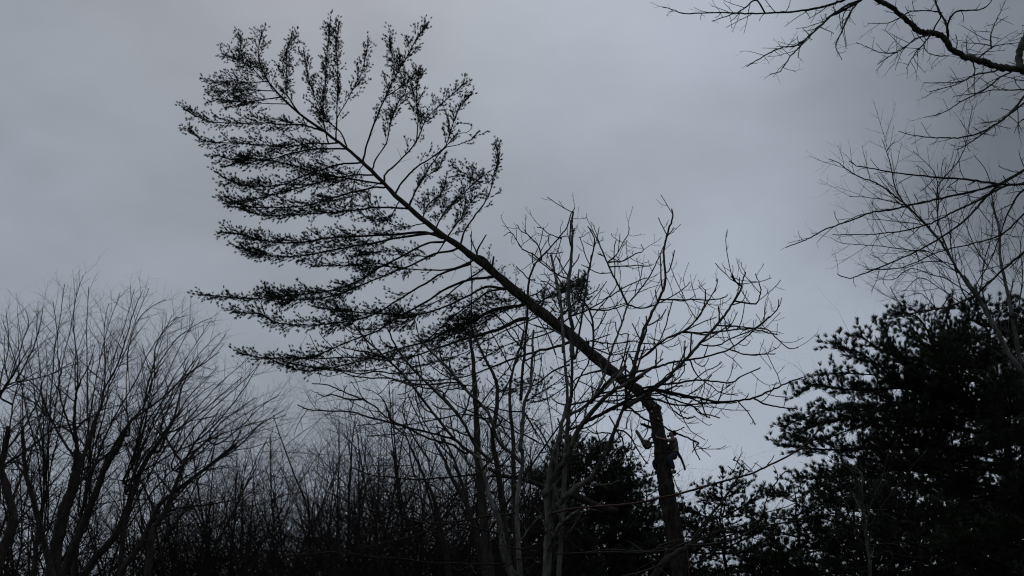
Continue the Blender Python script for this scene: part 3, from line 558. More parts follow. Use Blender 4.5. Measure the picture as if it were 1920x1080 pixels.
def hung_limb():
    rng = random.Random(8)
    a = trace('G 6 13 0 -1 60,300 150,350 300,378 450,430 600,485 750,525 850,580 990,615', 26, rng, 5, .5)
    b = trace('G 4 2 0 .4 150,350 80,360 20,380', 26, rng, 4, .5); c = trace('G 5 3 -.6 -.8 620,490 700,480 780,540', 26, rng, 4, .4)
    t = thing('broken_limb', a[0][0], 'thick black broken limb lodged slanting between the pale trunks and the round pine', 'branch')
    tube_obj('wood', [a, b, c], M['pinelimb'], t, .12)
hung_limb()

# ------------------------------------------------------------------ near tree whose limbs enter at upper right
UR = ['F 62 20 0 0 2520,2300 2470,1500 2440,900 2425,400 2400,-100 2385,-600 2360,-1100 2330,-1500']
URL = ['F 24 13.5 0 0 2428,600 2330,520 2200,450 2050,410 1960,385 1900,365', 'F 13 8.5 0 -1.4 1900,365 1820,355 1750,340 1690,318 1620,300 1570,275 1530,250 1505,210 1480,185 1440,172 1400,170 1360,160 1320,120 1250,60 1200,25 1150,0 1050,-60 950,-80',
 'F 14 12 0 .5 1895,350 1885,300 1895,250 1915,200', 'F 5 1.2 -1 -2.6 1060,-60 1020,-20 960,5 890,30 820,45 740,58 640,65 520,70 420,68 300,65 150,70 90,50 30,35',
 'F 3 1.1 -2 -3 520,0 470,35 420,65 350,90 290,110', 'F 4.4 1.3 -1 -3 1060,0 1010,20 970,40 900,90 860,130 800,185 730,235 660,245 600,270 530,310 470,345', 'F 4.4 1.2 -1 -2 1075,-20 1060,5 960,60 900,90 860,130 790,190 740,250 700,290 660,350 640,375 590,385',
 'F 3 1.1 -1 -2 1070,-10 1020,50 970,150 935,235 950,280 965,310', 'F 2.6 1.2 -2 -2.2 760,225 745,250 738,300', 'F 3.4 1.2 -.8 -1.8 1480,75 1450,60 1330,58 1270,90 1200,120 1100,120',
 'F 5 1.3 0 -.8 1515,185 1512,140 1525,100 1560,60 1620,55 1680,50 1720,30 1745,0', 'F 5 3 0 .6 1515,180 1505,115 1470,60 1450,0 1440,-60', 'F 3.4 1.1 0 -1.6 1430,180 1350,200 1300,240 1250,270 1200,300 1150,335', 'F 2.4 1 0 -1 1250,272 1180,275 1110,250 1040,220',
 'F 3.4 1.4 0 -1.4 1420,190 1380,240 1350,270 1325,310 1300,355', 'F 2.4 1.2 0 -1 1390,240 1410,270 1460,290 1520,290', 'F 2.6 1.3 0 -.8 1555,260 1565,220 1555,180', 'F 3.4 1.3 0 -1.4 1750,372 1700,380 1640,395 1580,425 1500,430 1390,430', 'F 3 1.3 0 -1.4 1650,335 1655,370 1640,395 1590,425 1540,445 1420,475',
 'F 3.4 1.2 0 -1 1850,370 1790,400 1740,440 1700,470 1640,500 1580,530 1520,570 1460,595 1395,610', 'F 3 1.2 0 -1 1900,465 1800,468 1740,468 1690,482 1620,490 1545,500', 'F 3 1.2 0 -1 1960,400 1900,420 1830,400 1790,395',
 'F 5 1.2 0 -1.4 2050,420 1960,450 1911,500 1850,580 1770,640 1680,690 1600,712 1550,718 1470,715 1390,710 1320,700 1260,680', 'F 4.4 1.2 0 -1 1980,470 1880,560 1760,650 1660,720 1600,760 1555,780', 'F 3.4 1.3 0 1 1690,290 1740,250 1800,232 1890,220', 'F 4 1.3 0 1 1740,240 1740,180 1760,120 1790,60 1810,10', 'F 3 1.3 0 1 1730,235 1660,225 1590,220', 'F 2.8 1.3 0 1 1890,225 1920,150 1900,130', 'F 3 1.2 0 1 1615,280 1612,240 1612,205', 'F 3 1.3 0 -1 1980,600 1900,625 1860,690',
 'R 5.4 1.4 0 -1.5 1620,275 1518,275 1430,282 1300,265 1200,252 1050,242 930,230 800,215 700,195 600,175 560,150', 'R 5.4 1.4 0 -1.8 1640,150 1518,205 1400,270 1300,300 1100,348 980,375 870,400 780,420 680,435 560,482 430,525 350,570 280,600 215,625',
 'R 4.4 1.3 0 -1.6 1600,280 1430,285 1300,350 1200,400 1130,430 1050,475 980,502 850,535 760,545 680,553 560,555 470,555', 'R 5.4 1.3 0 -1.2 1640,120 1518,200 1390,275 1300,360 1200,470 1080,560 950,635 850,682 700,745 620,775 560,793 495,770',
 'R 5 1.4 0 -1 1700,250 1518,310 1440,420 1400,520 1350,660 1280,790 1180,930', 'R 5 1.4 0 -1 1800,400 1518,650 1400,750 1300,840 1250,885 1100,950 960,972 850,1000 740,1020', 'R 3.6 1.3 0 -1 1700,250 1518,440 1400,550 1250,600 1050,650 850,735 650,745']
bare_tree('rough-barked near tree at the right edge with thick crooked limb across the top corner', 14,
 UR, URL, 'mossbark', St(dens=[5.4, 4.8, 5.5], ang=[(25, 65), (30, 70), (40, 80)], len=[.46, .19, .06], rad=[.0078, .0062, .0054], seg=[6, 4, 2], wig=[.14, .2, .2], up=[-.01, .03, .04], rnd=.8, fall=.4, tip=.6, t0=.15), 16, bump=.16, reach=230)
FINE = St(dens=[4.8, 5, 5], ang=[(20, 50), (25, 55), (30, 65)], len=[1.2, .5, .2], rad=[.01, .0075, .006], seg=[6, 4, 3], wig=[.1, .15, .18], up=[.05, .06, .06], rnd=.8, fall=.4, tip=.5, t0=.15)
bare_tree('slim grey bare tree leaning left before the big dark pine, fine crown above it', 21,
 ['I 13 6 0 0 1400,1000 1200,640 1080,480 1000,380 920,230 860,120 800,20 740,-70', 'R 10 4 1 2 1560,1500 1500,1250 1460,1040 1430,880 1390,700 1380,520 1340,380'],
 ['R 6 1.3 0 -1 1240,870 1150,740 1080,620 990,510 930,450 870,390 800,335 740,290 680,260 620,240 540,190 500,160 450,140', 'R 3 1.1 -.5 -.5 865,390 810,290 790,180 765,100 740,30', 'R 2 1 -.5 -1 765,100 790,65 812,40', 'R 3.4 1.1 0 1 1110,660 1050,500 1050,340 1030,220 970,150 910,95',
  'R 3 1.1 0 1 1045,480 1045,300 1100,220 1160,150 1200,60 1220,-60 1240,-160', 'R 3 1 0 -1 1000,510 930,495 850,488 760,475 660,470', 'R 3 1 0 -1 860,390 760,365 660,350 560,345', 'R 3 1 0 -1 1140,720 1050,700 950,710 870,735 690,745', 'R 3 1 0 -1 1150,760 1000,650 900,640 760,620 620,610 520,600 460,570',
  'R 3.4 1 0 1.5 1200,900 1130,700 1110,500 1080,400 1060,360', 'R 3.4 1 0 -1 1220,880 1100,800 1000,770 900,740 800,800 700,790', 'R 3.4 1 0 -1 1180,930 1060,850 950,790 860,865', 'R 3 1 0 -1 1050,960 960,880 900,880', 'R 3 1 0 1 1330,1000 1290,850 1300,700 1340,560 1350,420 1370,330', 'R 3 1 0 -1 1400,800 1300,700 1240,600 1200,500 1160,380',
  'R 3 1 0 -.8 960,980 850,940 800,870 785,835', 'R 3.4 1.1 0 1 1480,1000 1510,800 1500,600 1540,450', 'R 3 1.1 0 1 1440,900 1480,760 1560,640'],
 'greybark', FINE, 17, st_trunk=FINE, reach=60)

CROP['Y'] = (1380, 860, 3.692)
bare_tree('small grey sapling forking low in front of the dark pines at lower right', 19,
 ['Y 7 3 0 0 930,900 930,775 910,600 900,480 890,400 870,250 865,100 740,20'],
 ['Y 4 1.3 0 .6 905,470 930,330 1000,170 1040,20 1060,-60', 'Y 4 1.3 0 -.6 905,500 960,420 1000,350 1130,170 1250,20 1330,-60', 'Y 3 1.2 0 1 910,620 860,560 780,500 640,470', 'Y 3 1.2 0 -1 925,700 1060,640 1080,700 1020,770', 'Y 3 1.2 0 -1 920,780 840,770 860,650 820,590',
  'Y 3 1.2 0 1 890,420 800,380 760,300 700,280', 'Y 3 1.2 0 -1 910,600 1060,590 1150,620 1290,760'],
 'greybark', FINE, 18, st_trunk=FINE)
# ================================================================== 3. fan of bare trees at left
CROP['Z'] = (0, 800, 3.84)
FAN = St(dens=[4.2, 4.8, 6], ang=[(22, 58), (30, 68), (35, 80)], len=[1.35, .68, .3], rad=[.018, .0135, .0115], seg=[7, 5, 3], wig=[.1, .16, .2], up=[.03, .01, .01], rnd=.8, fall=.45, tip=.4, t0=.12)
bare_tree('stout bare tree near the left edge, trunk forking into an upright and a right-leaning stem', 27,
 ['Z 26 16 0 0 370,1075 400,880 440,700 480,560 520,450 548,330 560,250 560,180'],
 ['Q 10 1.4 0 -.8 640,850 650,740 645,650 628,540 630,420 640,300 652,200 655,100 655,0 640,-150', 'E 3 1 0 0 262,420 265,300 258,200 262,120 290,30', 'Q 12 1.6 0 1 670,850 715,770 760,640 800,500 840,400 865,290 880,220 940,110 990,20', 'E 4 1 0 0 380,400 410,345 440,250 470,150 500,80',
  'Q 4 1.2 1 2 880,220 885,100 890,0 900,-150', 'E 3 1 1 2 366,340 365,200 380,130', 'Q 6 1.4 0 -2 640,680 590,550 540,400 510,300 500,200 495,0', 'E 3 1 0 -1 215,370 205,330 200,230 185,120', 'Q 6 1.4 0 1 630,800 560,700 480,570 430,480 330,370 200,290 60,210 -60,120',
  'Q 4.4 1.2 0 -1 430,480 380,360 350,260 280,180 200,120 100,20', 'Z 7 2 0 2 560,420 620,350 700,260 800,180 900,130 1000,80', 'Q 4 1.2 0 1 640,560 720,480 800,440 860,400 1000,360', 'Q 4 1 0 -1 655,210 700,120 760,0 800,-150'],
 'darkbark', FAN, 21)
bare_tree('bare tree at the left frame edge with criss-crossed limbs, partly cut off by the frame', 25,
 ['Z 20 9 0 0 -40,1075 20,900 90,650 40,420 10,300 40,150 60,0', 'Z 14 6 1 1 380,1075 320,850 250,560 190,350 170,150 160,0'],
 ['Q 7 1.4 0 1 0,930 60,850 200,760 350,640 440,560 600,520 700,500 860,400', 'Q 5 1.3 0 -1 40,760 80,560 110,350 150,180 160,60', 'Q 5 1.3 0 1 50,740 180,580 260,440 330,300 350,180 420,40 480,-80', 'Q 4 1.2 0 1 200,700 190,400 195,200 230,0', 'E 4 1 0 0 0,450 40,380 80,260 100,200 90,150', 'E 4 1 0 1 0,400 30,280 20,150', 
  'Z 5 1.3 0 1 190,350 100,250 50,180 0,90', 'Q 5 1.3 0 1 240,900 120,820 60,750', 'Q 5 1.3 0 -1 0,280 100,120 170,0 260,-150', 'Q 4 1.3 0 -1 0,250 80,180 230,150 420,100 600,0', 'E 3.6 1 0 0 55,400 110,300 140,200 150,140'],
 'darkbark', FAN, 22, reach=80)
bare_tree('bare tree second from the left with long black stems slanting up to the right', 29,
 ['Z 18 8 0 0 400,1180 520,900 600,700 690,480 760,290 850,150 900,40', 'Z 16 7 1 1 560,1150 660,980 820,800 900,630 980,400 1060,230 1130,130 1220,0'],
 ['Q 7 1.4 0 .8 900,800 980,680 1080,520 1170,420 1230,330 1265,200 1300,120 1350,30 1420,-60', 'Q 7 1.4 0 -.8 880,930 950,800 1050,600 1100,500 1230,400 1400,270 1550,120 1700,20 1850,-90', 'Q 6 1.3 0 1 1040,1000 1130,850 1180,700 1230,480 1270,250 1280,100 1240,0 1200,-150',
  'Q 7 1.4 0 1 1350,740 1430,540 1490,400 1530,220 1600,80 1680,-50', 'E 3.6 1 0 0 560,560 610,450 650,370 700,300 770,230', 'Q 5 1.2 0 1 1090,600 1070,400 1065,200 1075,0', 'E 3.4 1 0 0 445,350 450,280 480,190 530,140 580,115', 'Q 5 1.2 0 1 1430,560 1500,430 1600,280 1700,180 1840,30', 
  'E 3.6 1 0 0 540,380 540,300 560,240 600,190 650,170', 'E 3.4 1 0 0 500,500 520,400 560,330 620,250 690,200 740,180', 'Q 5 1.2 0 1 1350,600 1290,520 1300,450'],
 'darkbark', FAN, 23, reach=80)
bare_tree('bare tree with pale curved trunk, rightmost of the left fan', 24,
 ['Z 14 6 0 0 1050,1150 1075,950 1100,750 1160,660 1210,560 1240,480 1300,330 1340,230', 'Z 13 5 1 1 860,1120 900,1000 1000,870 1080,700 1150,560 1350,400 1560,240 1700,130'],
 ['Z 5 1.3 0 0 1340,230 1400,120 1480,10 1600,-150', 'Z 5 1.4 0 0 1210,560 1300,470 1440,330 1560,230 1750,80 1900,-40', 'E 4.4 1 0 0 700,600 780,520 850,430 900,350', 'Q 5 1.2 0 1 1400,620 1500,560 1700,420 1890,250 2050,120', 'Q 5 1.2 0 1 1600,800 1750,650 1850,520 2000,400 2150,300', 
  'E 4 1 0 1 600,690 680,560 760,480 850,400 910,335', 'E 4 1 0 1 760,620 840,560 900,500 980,440', 'E 4 1 0 1 720,700 820,640 900,560 960,520 1000,500', 'Q 4 1.2 0 -1 1500,900 1640,800 1750,700 1890,580', 'Z 5 1.3 0 -1 1080,700 1240,600 1500,560 1700,520 1880,400'],
 'darkbark', FAN, 24, reach=80)

def fan_extra(label, D, bx, tips, seed):
    rng = random.Random(seed); stems = [f'E 11 4 0 0 {bx},1060 {bx+8},960 {bx+25},860 {bx+50},760']; limbs = []
    for i, (tx, ty) in enumerate(tips):
        sx, sy = bx+8+rng.uniform(0, 40), 940-rng.uniform(0, 190); pts = []
        for k in range(6):
            t = k/5; q = t**.8; x = sx + (tx-sx)*(t*.75 + .25*t*t) + (rng.uniform(-9, 9) if 0 < k < 5 else 0); y = sy + (ty-sy)*q + (rng.uniform(-9, 9) if 0 < k < 5 else 0)
            pts.append(f'{x:.0f},{y:.0f}')
        limbs.append(f'E {rng.uniform(3.4, 5):.1f} 1.1 0 {rng.uniform(-2.5, 2.5):.1f} ' + ' '.join(pts))
    bare_tree(label, D, stems, limbs, 'darkbark', FAN, seed, reach=60)
fan_extra('dense bare tree behind the stout forked one, crown spreading over the left third', 31, 120, [(10, 190), (60, 165), (130, 145), (225, 60), (270, 75), (160, 260), (300, 220)], 61)
fan_extra('dense bare tree in the middle of the left fan, rounded top of fine twigs', 30, 260, [(310, 70), (420, 90), (470, 80), (520, 75), (620, 175), (400, 220), (560, 330)], 62)
fan_extra('dense bare tree at the right side of the left fan, long low limbs', 28, 420, [(600, 170), (680, 180), (735, 190), (790, 235), (870, 320), (975, 450), (760, 400), (1000, 520), (680, 330)], 63)
# ================================================================== 4. wood of bare trees behind
def wood_template(seed, H=14, forks=3):
    rng = random.Random(seed); TR = []; T = []
    st = St(dens=[2.0, 2.8, 3.6, 3.8], ang=[(30, 66), (28, 65), (28, 70), (30, 75)], len=[3.3, 1.75, .8, .34], rad=[.045, .023, .0165, .0145], seg=[8, 6, 4, 3], wig=[.13, .18, .21, .22], up=[.035, .012, .005, 0], rnd=.9, fall=.25, tip=.4, t0=.15)
    for f in range(forks):
        a_ = f*2.4 + rng.uniform(-.3, .3); l_ = rng.uniform(.25, .72); lean = Vector((l_*math.cos(a_), l_*math.sin(a_), 1)).normalized() if f else Vector((rng.uniform(-.15, .15), 0, 1))
        n = 16; h = H*rng.uniform(.62, 1); p = path(Vector((rng.uniform(-.2, .2), rng.uniform(-.2, .2), -.1)), lean, h, n, .11, .006, rng, Vector((0, 0, 1)))
        r0 = .1*rng.uniform(.5, 1); r = [r0*(1-.93*i/n) + .006 for i in range(n+1)]
        TR.append((p, r)); sprout(T, p, r, 0, st, rng, .3, 1)
    a = tubes(TR, .05, seed); b = tubes(T, 0, seed); return a, b, max(max(q.z for q in p) for p, r in T)
def bare_wood():
    rng = random.Random(99); tm = []
    for i in range(5):
        a, b, h = wood_template(40+i, 14, (6, 7, 8, 6, 7)[i]); tm.append((a, b, h, []))
    # px, py of the top, distance, template
    spots = [(505, 788, 44, 0), (560, 772, 50, 1), (625, 770, 46, 2), (672, 735, 42, 3), (725, 705, 40, 4), (765, 690, 46, 0), (815, 668, 42, 1), (860, 640, 48, 2), (905, 650, 44, 3), (955, 640, 50, 4), (990, 730, 46, 0), (1030, 780, 52, 1),
             (1335, 862, 62, 2), (1300, 900, 66, 0), (1400, 890, 64, 3), (1600, 900, 50, 1), (1480, 880, 56, 4), (430, 740, 40, 4), (360, 720, 38, 3), (290, 700, 38, 1), (220, 660, 40, 2), (150, 680, 38, 0), (90, 640, 38, 4), (30, 620, 40, 1), (590, 820, 62, 4), (700, 800, 64, 2), (460, 800, 60, 1), (1880, 440, 40, 2), (1790, 520, 50, 3), (535, 770, 38, 2), (600, 805, 36, 4), (655, 770, 36, 3), (705, 745, 34, 2), (745, 760, 34, 0), (790, 730, 36, 4), (840, 700, 34, 3), (885, 720, 36, 1), (935, 690, 34, 0), (395, 760, 38, 1), (465, 770, 40, 3), (520, 785, 40, 4), (580, 790, 42, 0), (640, 760, 40, 2), (722, 735, 42, 1), (425, 750, 44, 2)]
    # the wood far behind reads as one mass
    VV, F3, F4, off = [], [], [], 0; rs = np.random.RandomState(5)
    for i in range(9):
        a, b, h, _ = tm[i % 5]; px = -60 + 2060*(i+rs.rand())/9; D = rs.uniform(66, 90); py = 800 + rs.uniform(0, 70) + (40 if px > 1100 else 0)
        top = at(px, py, D); sc_ = top.z/h; c, s_ = math.cos(i*1.3), math.sin(i*1.3)
        for (V, f3, f4) in (a, b):
            W = np.stack([V[:, 0]*c - V[:, 1]*s_, V[:, 0]*s_ + V[:, 1]*c, V[:, 2]], 1)*sc_ + np.array([top.x, D, 0])
            VV.append(W); F3.append(f3+off); F4.append(f4+off); off += len(V)
    o = add_obj('distant_wood', np.concatenate(VV), np.concatenate(F3), np.concatenate(F4), M['twig']); tag(o, 'far mass of bare winter trees filling the bottom of the view', 'wood', None, 'stuff')
    order = sorted(range(len(spots)), key=lambda i: spots[i][0])
    num = ['first', 'second', 'third', 'fourth', 'fifth', 'sixth', 'seventh', 'eighth', 'ninth', 'tenth', 'eleventh', 'twelfth', 'thirteenth', 'fourteenth', 'fifteenth', 'sixteenth', 'seventeenth', 'eighteenth', 'nineteenth', 'twentieth', 'twenty-first', 'twenty-second', 'twenty-third', 'twenty-fourth', 'twenty-fifth'] + ['twenty-' + q for q in ('sixth', 'seventh', 'eighth', 'ninth')] + ['thirtieth'] + ['thirty-' + q for q in ('first', 'second', 'third', 'fourth', 'fifth', 'sixth', 'seventh', 'eighth')]
    L1 = [i for i in order if spots[i][0] < 480]; L2 = [i for i in order if 480 <= spots[i][0] < 1100]; L3 = [i for i in order if spots[i][0] > 1100]
    lab = {}
    for q, i in enumerate(L1): lab[i] = f'hazy bare background tree behind the left fan of trees, {num[q]} from the left edge'
    for q, i in enumerate(L2): lab[i] = f'thin-twigged bare background tree in the centre thicket, {num[q]} from its left end'
    l3 = {1335: 'small lace-crowned bare tree just right of the climber, tallest twigs there', 1300: 'low bare tree peeping out directly beside the climbed trunk', 1400: 'low bare tree between the climber and the dark pine boughs', 1600: 'bare tree entangled in the lower left boughs of the big pine',
          1480: 'bare tree rising at the left tip of the lowest pine boughs', 1880: 'bare tree beyond the big pine, nearest the right edge', 1790: 'bare tree whose fine top shows above the big pine'}
    for i in L3: lab[i] = l3[spots[i][0]]
    for i, (px, py, D, k) in enumerate(spots):
        if 380 < px < 740: py -= 45             # the leader stands above the rounded mass of the crown
        (a, b, h, made) = tm[k]; top = at(px, py, D); s = top.z/h
        if not made:
            t = thing('bare_tree', (0, 0, 0), '', 'tree'); t1 = add_obj('trunk', *a, M['darkbark'], t); t2 = add_obj('crown', *b, M['twig'], t); made += [t, t1, t2]
        else:
            t = made[0].copy(); COL.objects.link(t)
            for c in made[1:]:
                d = c.copy(); COL.objects.link(d); d.parent = t
        t.location = (top.x + rng.uniform(-.6, .6), D, 0); t.scale = (s*rng.uniform(.85, 1.1), s, s); t.rotation_euler = (0, 0, rng.uniform(0, 6.28))
        tag(t, lab[i], 'tree', 'bare trees of the wood behind')
bare_wood()

# ================================================================== 5. evergreens
def pine(label, px, pytop, D, prof, seed, lean=0, traced=(), per=26, step=.09, nd=(16, .11, .009), mat_='needle2', zmin=3.0, each=False, dens=1.0, name='pine_tree', up=.06, r0=.2, droop=0.0, sec=.75, tier=0):
    """prof: list of (height fraction below the top in m, branch length in m)"""
    rng = random.Random(seed); top = at(px, pytop, D); H = top.z
    base = Vector((top.x + lean, D, -.1)); n = 18
    P = [base.lerp(top, i/n) + (Vector((rng.gauss(0, .05), rng.gauss(0, .05), 0)) if 0 < i < n else Vector()) for i in range(n+1)]
    R = [r0*(1-.93*i/n) for i in range(n+1)]
    t = thing(name, (base.x, D, 0), label, 'tree', None)
    tube_obj('trunk', [(P, R)], M['pinebark'], t, .06, seed)
    pool = [topix(v) for v in P]
    st = St(dens=[7.5*dens, 6*dens], ang=[(30, 68), (30, 60)], len=[sec, .34], rad=[.012, .006], seg=[4, 3], wig=[.1, .12], up=[up, .12], flat=1, rnd=.26 if tier else .5, fall=.5, tip=.45, t0=.2)
    B = []
    for s in traced: B.append(trace(s, D, rng, 4, .5, pool=pool, reach=260))
    depth = prof[-1][0]; i = 0; az = rng.random()*6
    while i < per:
        f = (i+rng.random())/per; dz = depth*f**.85
        if tier: dz = (round(dz/tier) + .12*rng.gauss(0, 1))*tier; dz = max(.05, dz)
        z = H-dz
        if z < zmin: i += 1; continue
        for (a, la), (b, lb) in zip(prof, prof[1:]):
            if a <= dz <= b: ln = la + (lb-la)*(dz-a)/(b-a); break
        else: ln = prof[-1][1]
        ln *= rng.uniform(.6, 1.08); az += 2.4 + rng.uniform(-.4, .4)
        c = base.lerp(top, (z+.1)/(H+.1)); e = rng.uniform(-.02, .3)*(1 - .5*f) - droop
        d = Vector((math.cos(az), math.sin(az), e)).normalized()
        p = path(c, d, ln, 7, .06, .03, rng, Vector((0, 0, 1))); r = [max(.006, (.014+.011*ln)*(1-.85*j/7)) for j in range(8)]
        B.append((p, r)); i += 1
    TT, PP, DD = [], [], []
    for q, (p, r) in enumerate(B):
        T = [(p, r)]; tips = []
        sprout(T, p, r, 0, st, rng, .22, 1, tips); tips.append((p[len(p)*2//3:], 0))
        a, b = tuft_points(tips, rng, step, .3, .03)
        b = [(v + Vector((0, 0, .35))).normalized() for v in b]
        if each:
            o = tube_obj('bough', T, M['pinelimb'], t, .05, q); needles(a, b, M[mat_], 'needles', o, nd[0], nd[1], nd[2], .85, seed*100+q)
        else: TT += T; PP += a; DD += b
    if not each:
        o = tube_obj('crown', TT, M['pinelimb'], t, 0, seed); needles(PP, DD, M[mat_], 'needles', o, nd[0], nd[1], nd[2], .85, seed)
    return t
BIG = ['I 6 2 0 -1 700,420 600,400 560,300 520,210 470,160 400,140 350,150', 'I 7 2 0 -1.5 700,640 560,600 420,550 350,510 290,460 230,410 150,360 80,340 20,305', 'I 5 2 0 1 640,560 500,500 380,380 320,290 290,240 330,200', 'I 6 2 0 -.8 640,620 420,565 250,572 100,570 0,560 -80,540 -140,560 -190,600',
       'I 6 2 0 1.5 800,730 600,690 400,690 200,690 0,680 -120,720 -230,760 -270,790', 'I 6 2 0 -1.6 780,800 560,770 330,780 120,740 -60,760 -180,820', 'I 7 2 0 0 800,900 500,890 250,900 0,910 -170,900 -290,880', 'I 5 2 0 0 700,380 660,250 640,160 660,120', 'I 5 2 0 0 760,300 760,180 780,100 830,95',
       'I 4 2 0 1 450,570 330,530 230,490 100,480 0,480', 'I 4 2 0 1 480,690 330,640 250,590 140,560', 'I 4 2 0 0 600,400 480,430 380,400 250,330 170,280 140,260', 'I 5 2 0 .5 800,1000 600,1010 300,1030 0,1060 -200,1070', 'I 5 2 0 1 760,520 600,560 500,520 430,450 300,330',
       'I 5 2 0 -.5 820,200 900,220 980,230 1060,260', 'I 5 2 0 .5 800,400 900,350 1000,330 1100,300', 'I 4 2 0 -1 420,690 250,740 100,800 -60,850 -200,860']
pine('big dark pine at right with layered spreading boughs and bristly tips against the sky', 1835, 585, 24, [(0, .5), (.8, 1.3), (1.6, 2.2), (2.6, 3.1), (4, 3.6), (7, 3.8)], 31, .3, BIG, 92, .072, (34, .12, .0072), each=True, dens=1.35, tier=.62, r0=.24)
pine('dark pine filling the right bottom corner behind the layered one', 1930, 690, 30, [(0, .6), (1.5, 2.2), (3, 3.4), (5, 4), (9, 4.2)], 32, 0, (), 72, .095, (26, .15, .012), tier=.6, dens=1.3, r0=.22)
pine('dark bushy pine below the layered pine, left of its trunk', 1690, 800, 31, [(0, .6), (1.2, 2), (2.5, 3), (5, 3.6), (8, 3.8)], 33, 0, (), 72, .095, (26, .15, .012), tier=.6, dens=1.3, r0=.2)
pine('round-headed dark pine behind the climbed trunk, between it and the pale stems', 1100, 838, 40, [(0, .7), (.25, 1.2), (.6, 1.65), (1.3, 2.1), (2.6, 2.8), (5, 3.2), (8, 3.5)], 34, 0, (), 120, .09, (26, .15, .011), r0=.2, dens=1.5, up=.12)
pine('smaller ragged pine at the left foot of the climbed trunk', 1208, 892, 42, [(0, .3), (1, 1.2), (2.5, 2.1), (5, 2.8), (8, 3)], 35, 0, (), 66, .1, (24, .15, .012), tier=.6, dens=1.2, r0=.16)
pine('low dark pine right of the climbed trunk under the reddish branch', 1350, 906, 38, [(0, .5), (.8, 1.5), (2, 2.5), (4, 3.2), (8, 3.4)], 36, 0, (), 66, .1, (24, .15, .012), tier=.6, dens=1.2, r0=.18, mat_='cedar')
pine('low dark pine between the reddish branch and the layered boughs', 1485, 902, 36, [(0, .4), (1, 1.5), (2.4, 2.6), (4, 3.2), (8, 3.4)], 37, 0, (), 66, .1, (24, .15, .012), tier=.6, dens=1.2, r0=.18)
pine('dark pine at the bottom edge, farthest right but one', 1590, 880, 34, [(0, .4), (1, 1.6), (2.4, 2.6), (4, 3.4), (8, 3.6)], 38, 0, (), 66, .1, (24, .15, .012), tier=.6, dens=1.2, r0=.18, mat_='cedar')
pine('broad dark pine low behind the pale stems', 1020, 935, 44, [(0, .4), (1, 1.7), (2.4, 2.8), (4, 3.4), (8, 3.6)], 39, 0, (), 66, .1, (24, .15, .012), tier=.6, dens=1.2, r0=.18, mat_='cedar')
pine('dark bushy evergreen at the foot of the left fan of trees', 352, 985, 36, [(0, .6), (.6, 1.2), (1.6, 1.8), (3, 2), (8, 2)], 40, 0, (), 40, .12, (22, .12, .011), r0=.14, mat_='cedar')
pine('low evergreen in the thicket left of centre, at the bottom edge', 590, 1035, 38, [(0, .5), (.6, 1.3), (1.6, 2), (3, 2.2), (8, 2.4)], 41, 0, (), 36, .12, (22, .12, .011), r0=.14, mat_='cedar')
pine('low wide evergreen in the thicket centre, at the bottom edge', 775, 1020, 40, [(0, .5), (.6, 1.4), (1.6, 2.4), (3, 2.8), (8, 3)], 42, 0, (), 40, .12, (22, .12, .011), r0=.14, mat_='cedar')
pine('low evergreen just left of the pale stems, at the bottom edge', 890, 1035, 42, [(0, .5), (.6, 1.3), (1.6, 2.2), (3, 2.4), (8, 2.6)], 43, 0, (), 36, .12, (22, .12, .011), r0=.14, mat_='cedar')

# ================================================================== 6. the climber, his saws and ropes
def smap(u, v, dy): return at(1180+u/9, 780+v/9, DP+dy)
def skinned(name, nodes, edges, rad, mat_, parent, root=0, sub=2):
    me = bpy.data.meshes.new(name); me.from_pydata([tuple(n) for n in nodes], edges, [])
    o = bpy.data.objects.new(name, me); COL.objects.link(o)
    sk = o.modifiers.new('s', 'SKIN'); sk.use_smooth_shade = True
    for i, v in enumerate(me.skin_vertices[0].data):
        r = rad[i]; v.radius = r if isinstance(r, tuple) else (r, r); v.use_root = (i == root)
    o.modifiers.new('u', 'SUBSURF').levels = sub
    dg = bpy.context.evaluated_depsgraph_get(); m2 = bpy.data.meshes.new_from_object(o.evaluated_get(dg))
    bpy.data.objects.remove(o); m2.materials.clear(); m2.materials.append(mat_)
    o = bpy.data.objects.new(name, m2); COL.objects.link(o)
    if parent: o.parent = parent; o.matrix_parent_inverse = Matrix.Translation(-Vector(parent.location))
    return o
def chainpts(spec):
    return [smap(*q[:3]) for q in spec], [q[3] for q in spec]
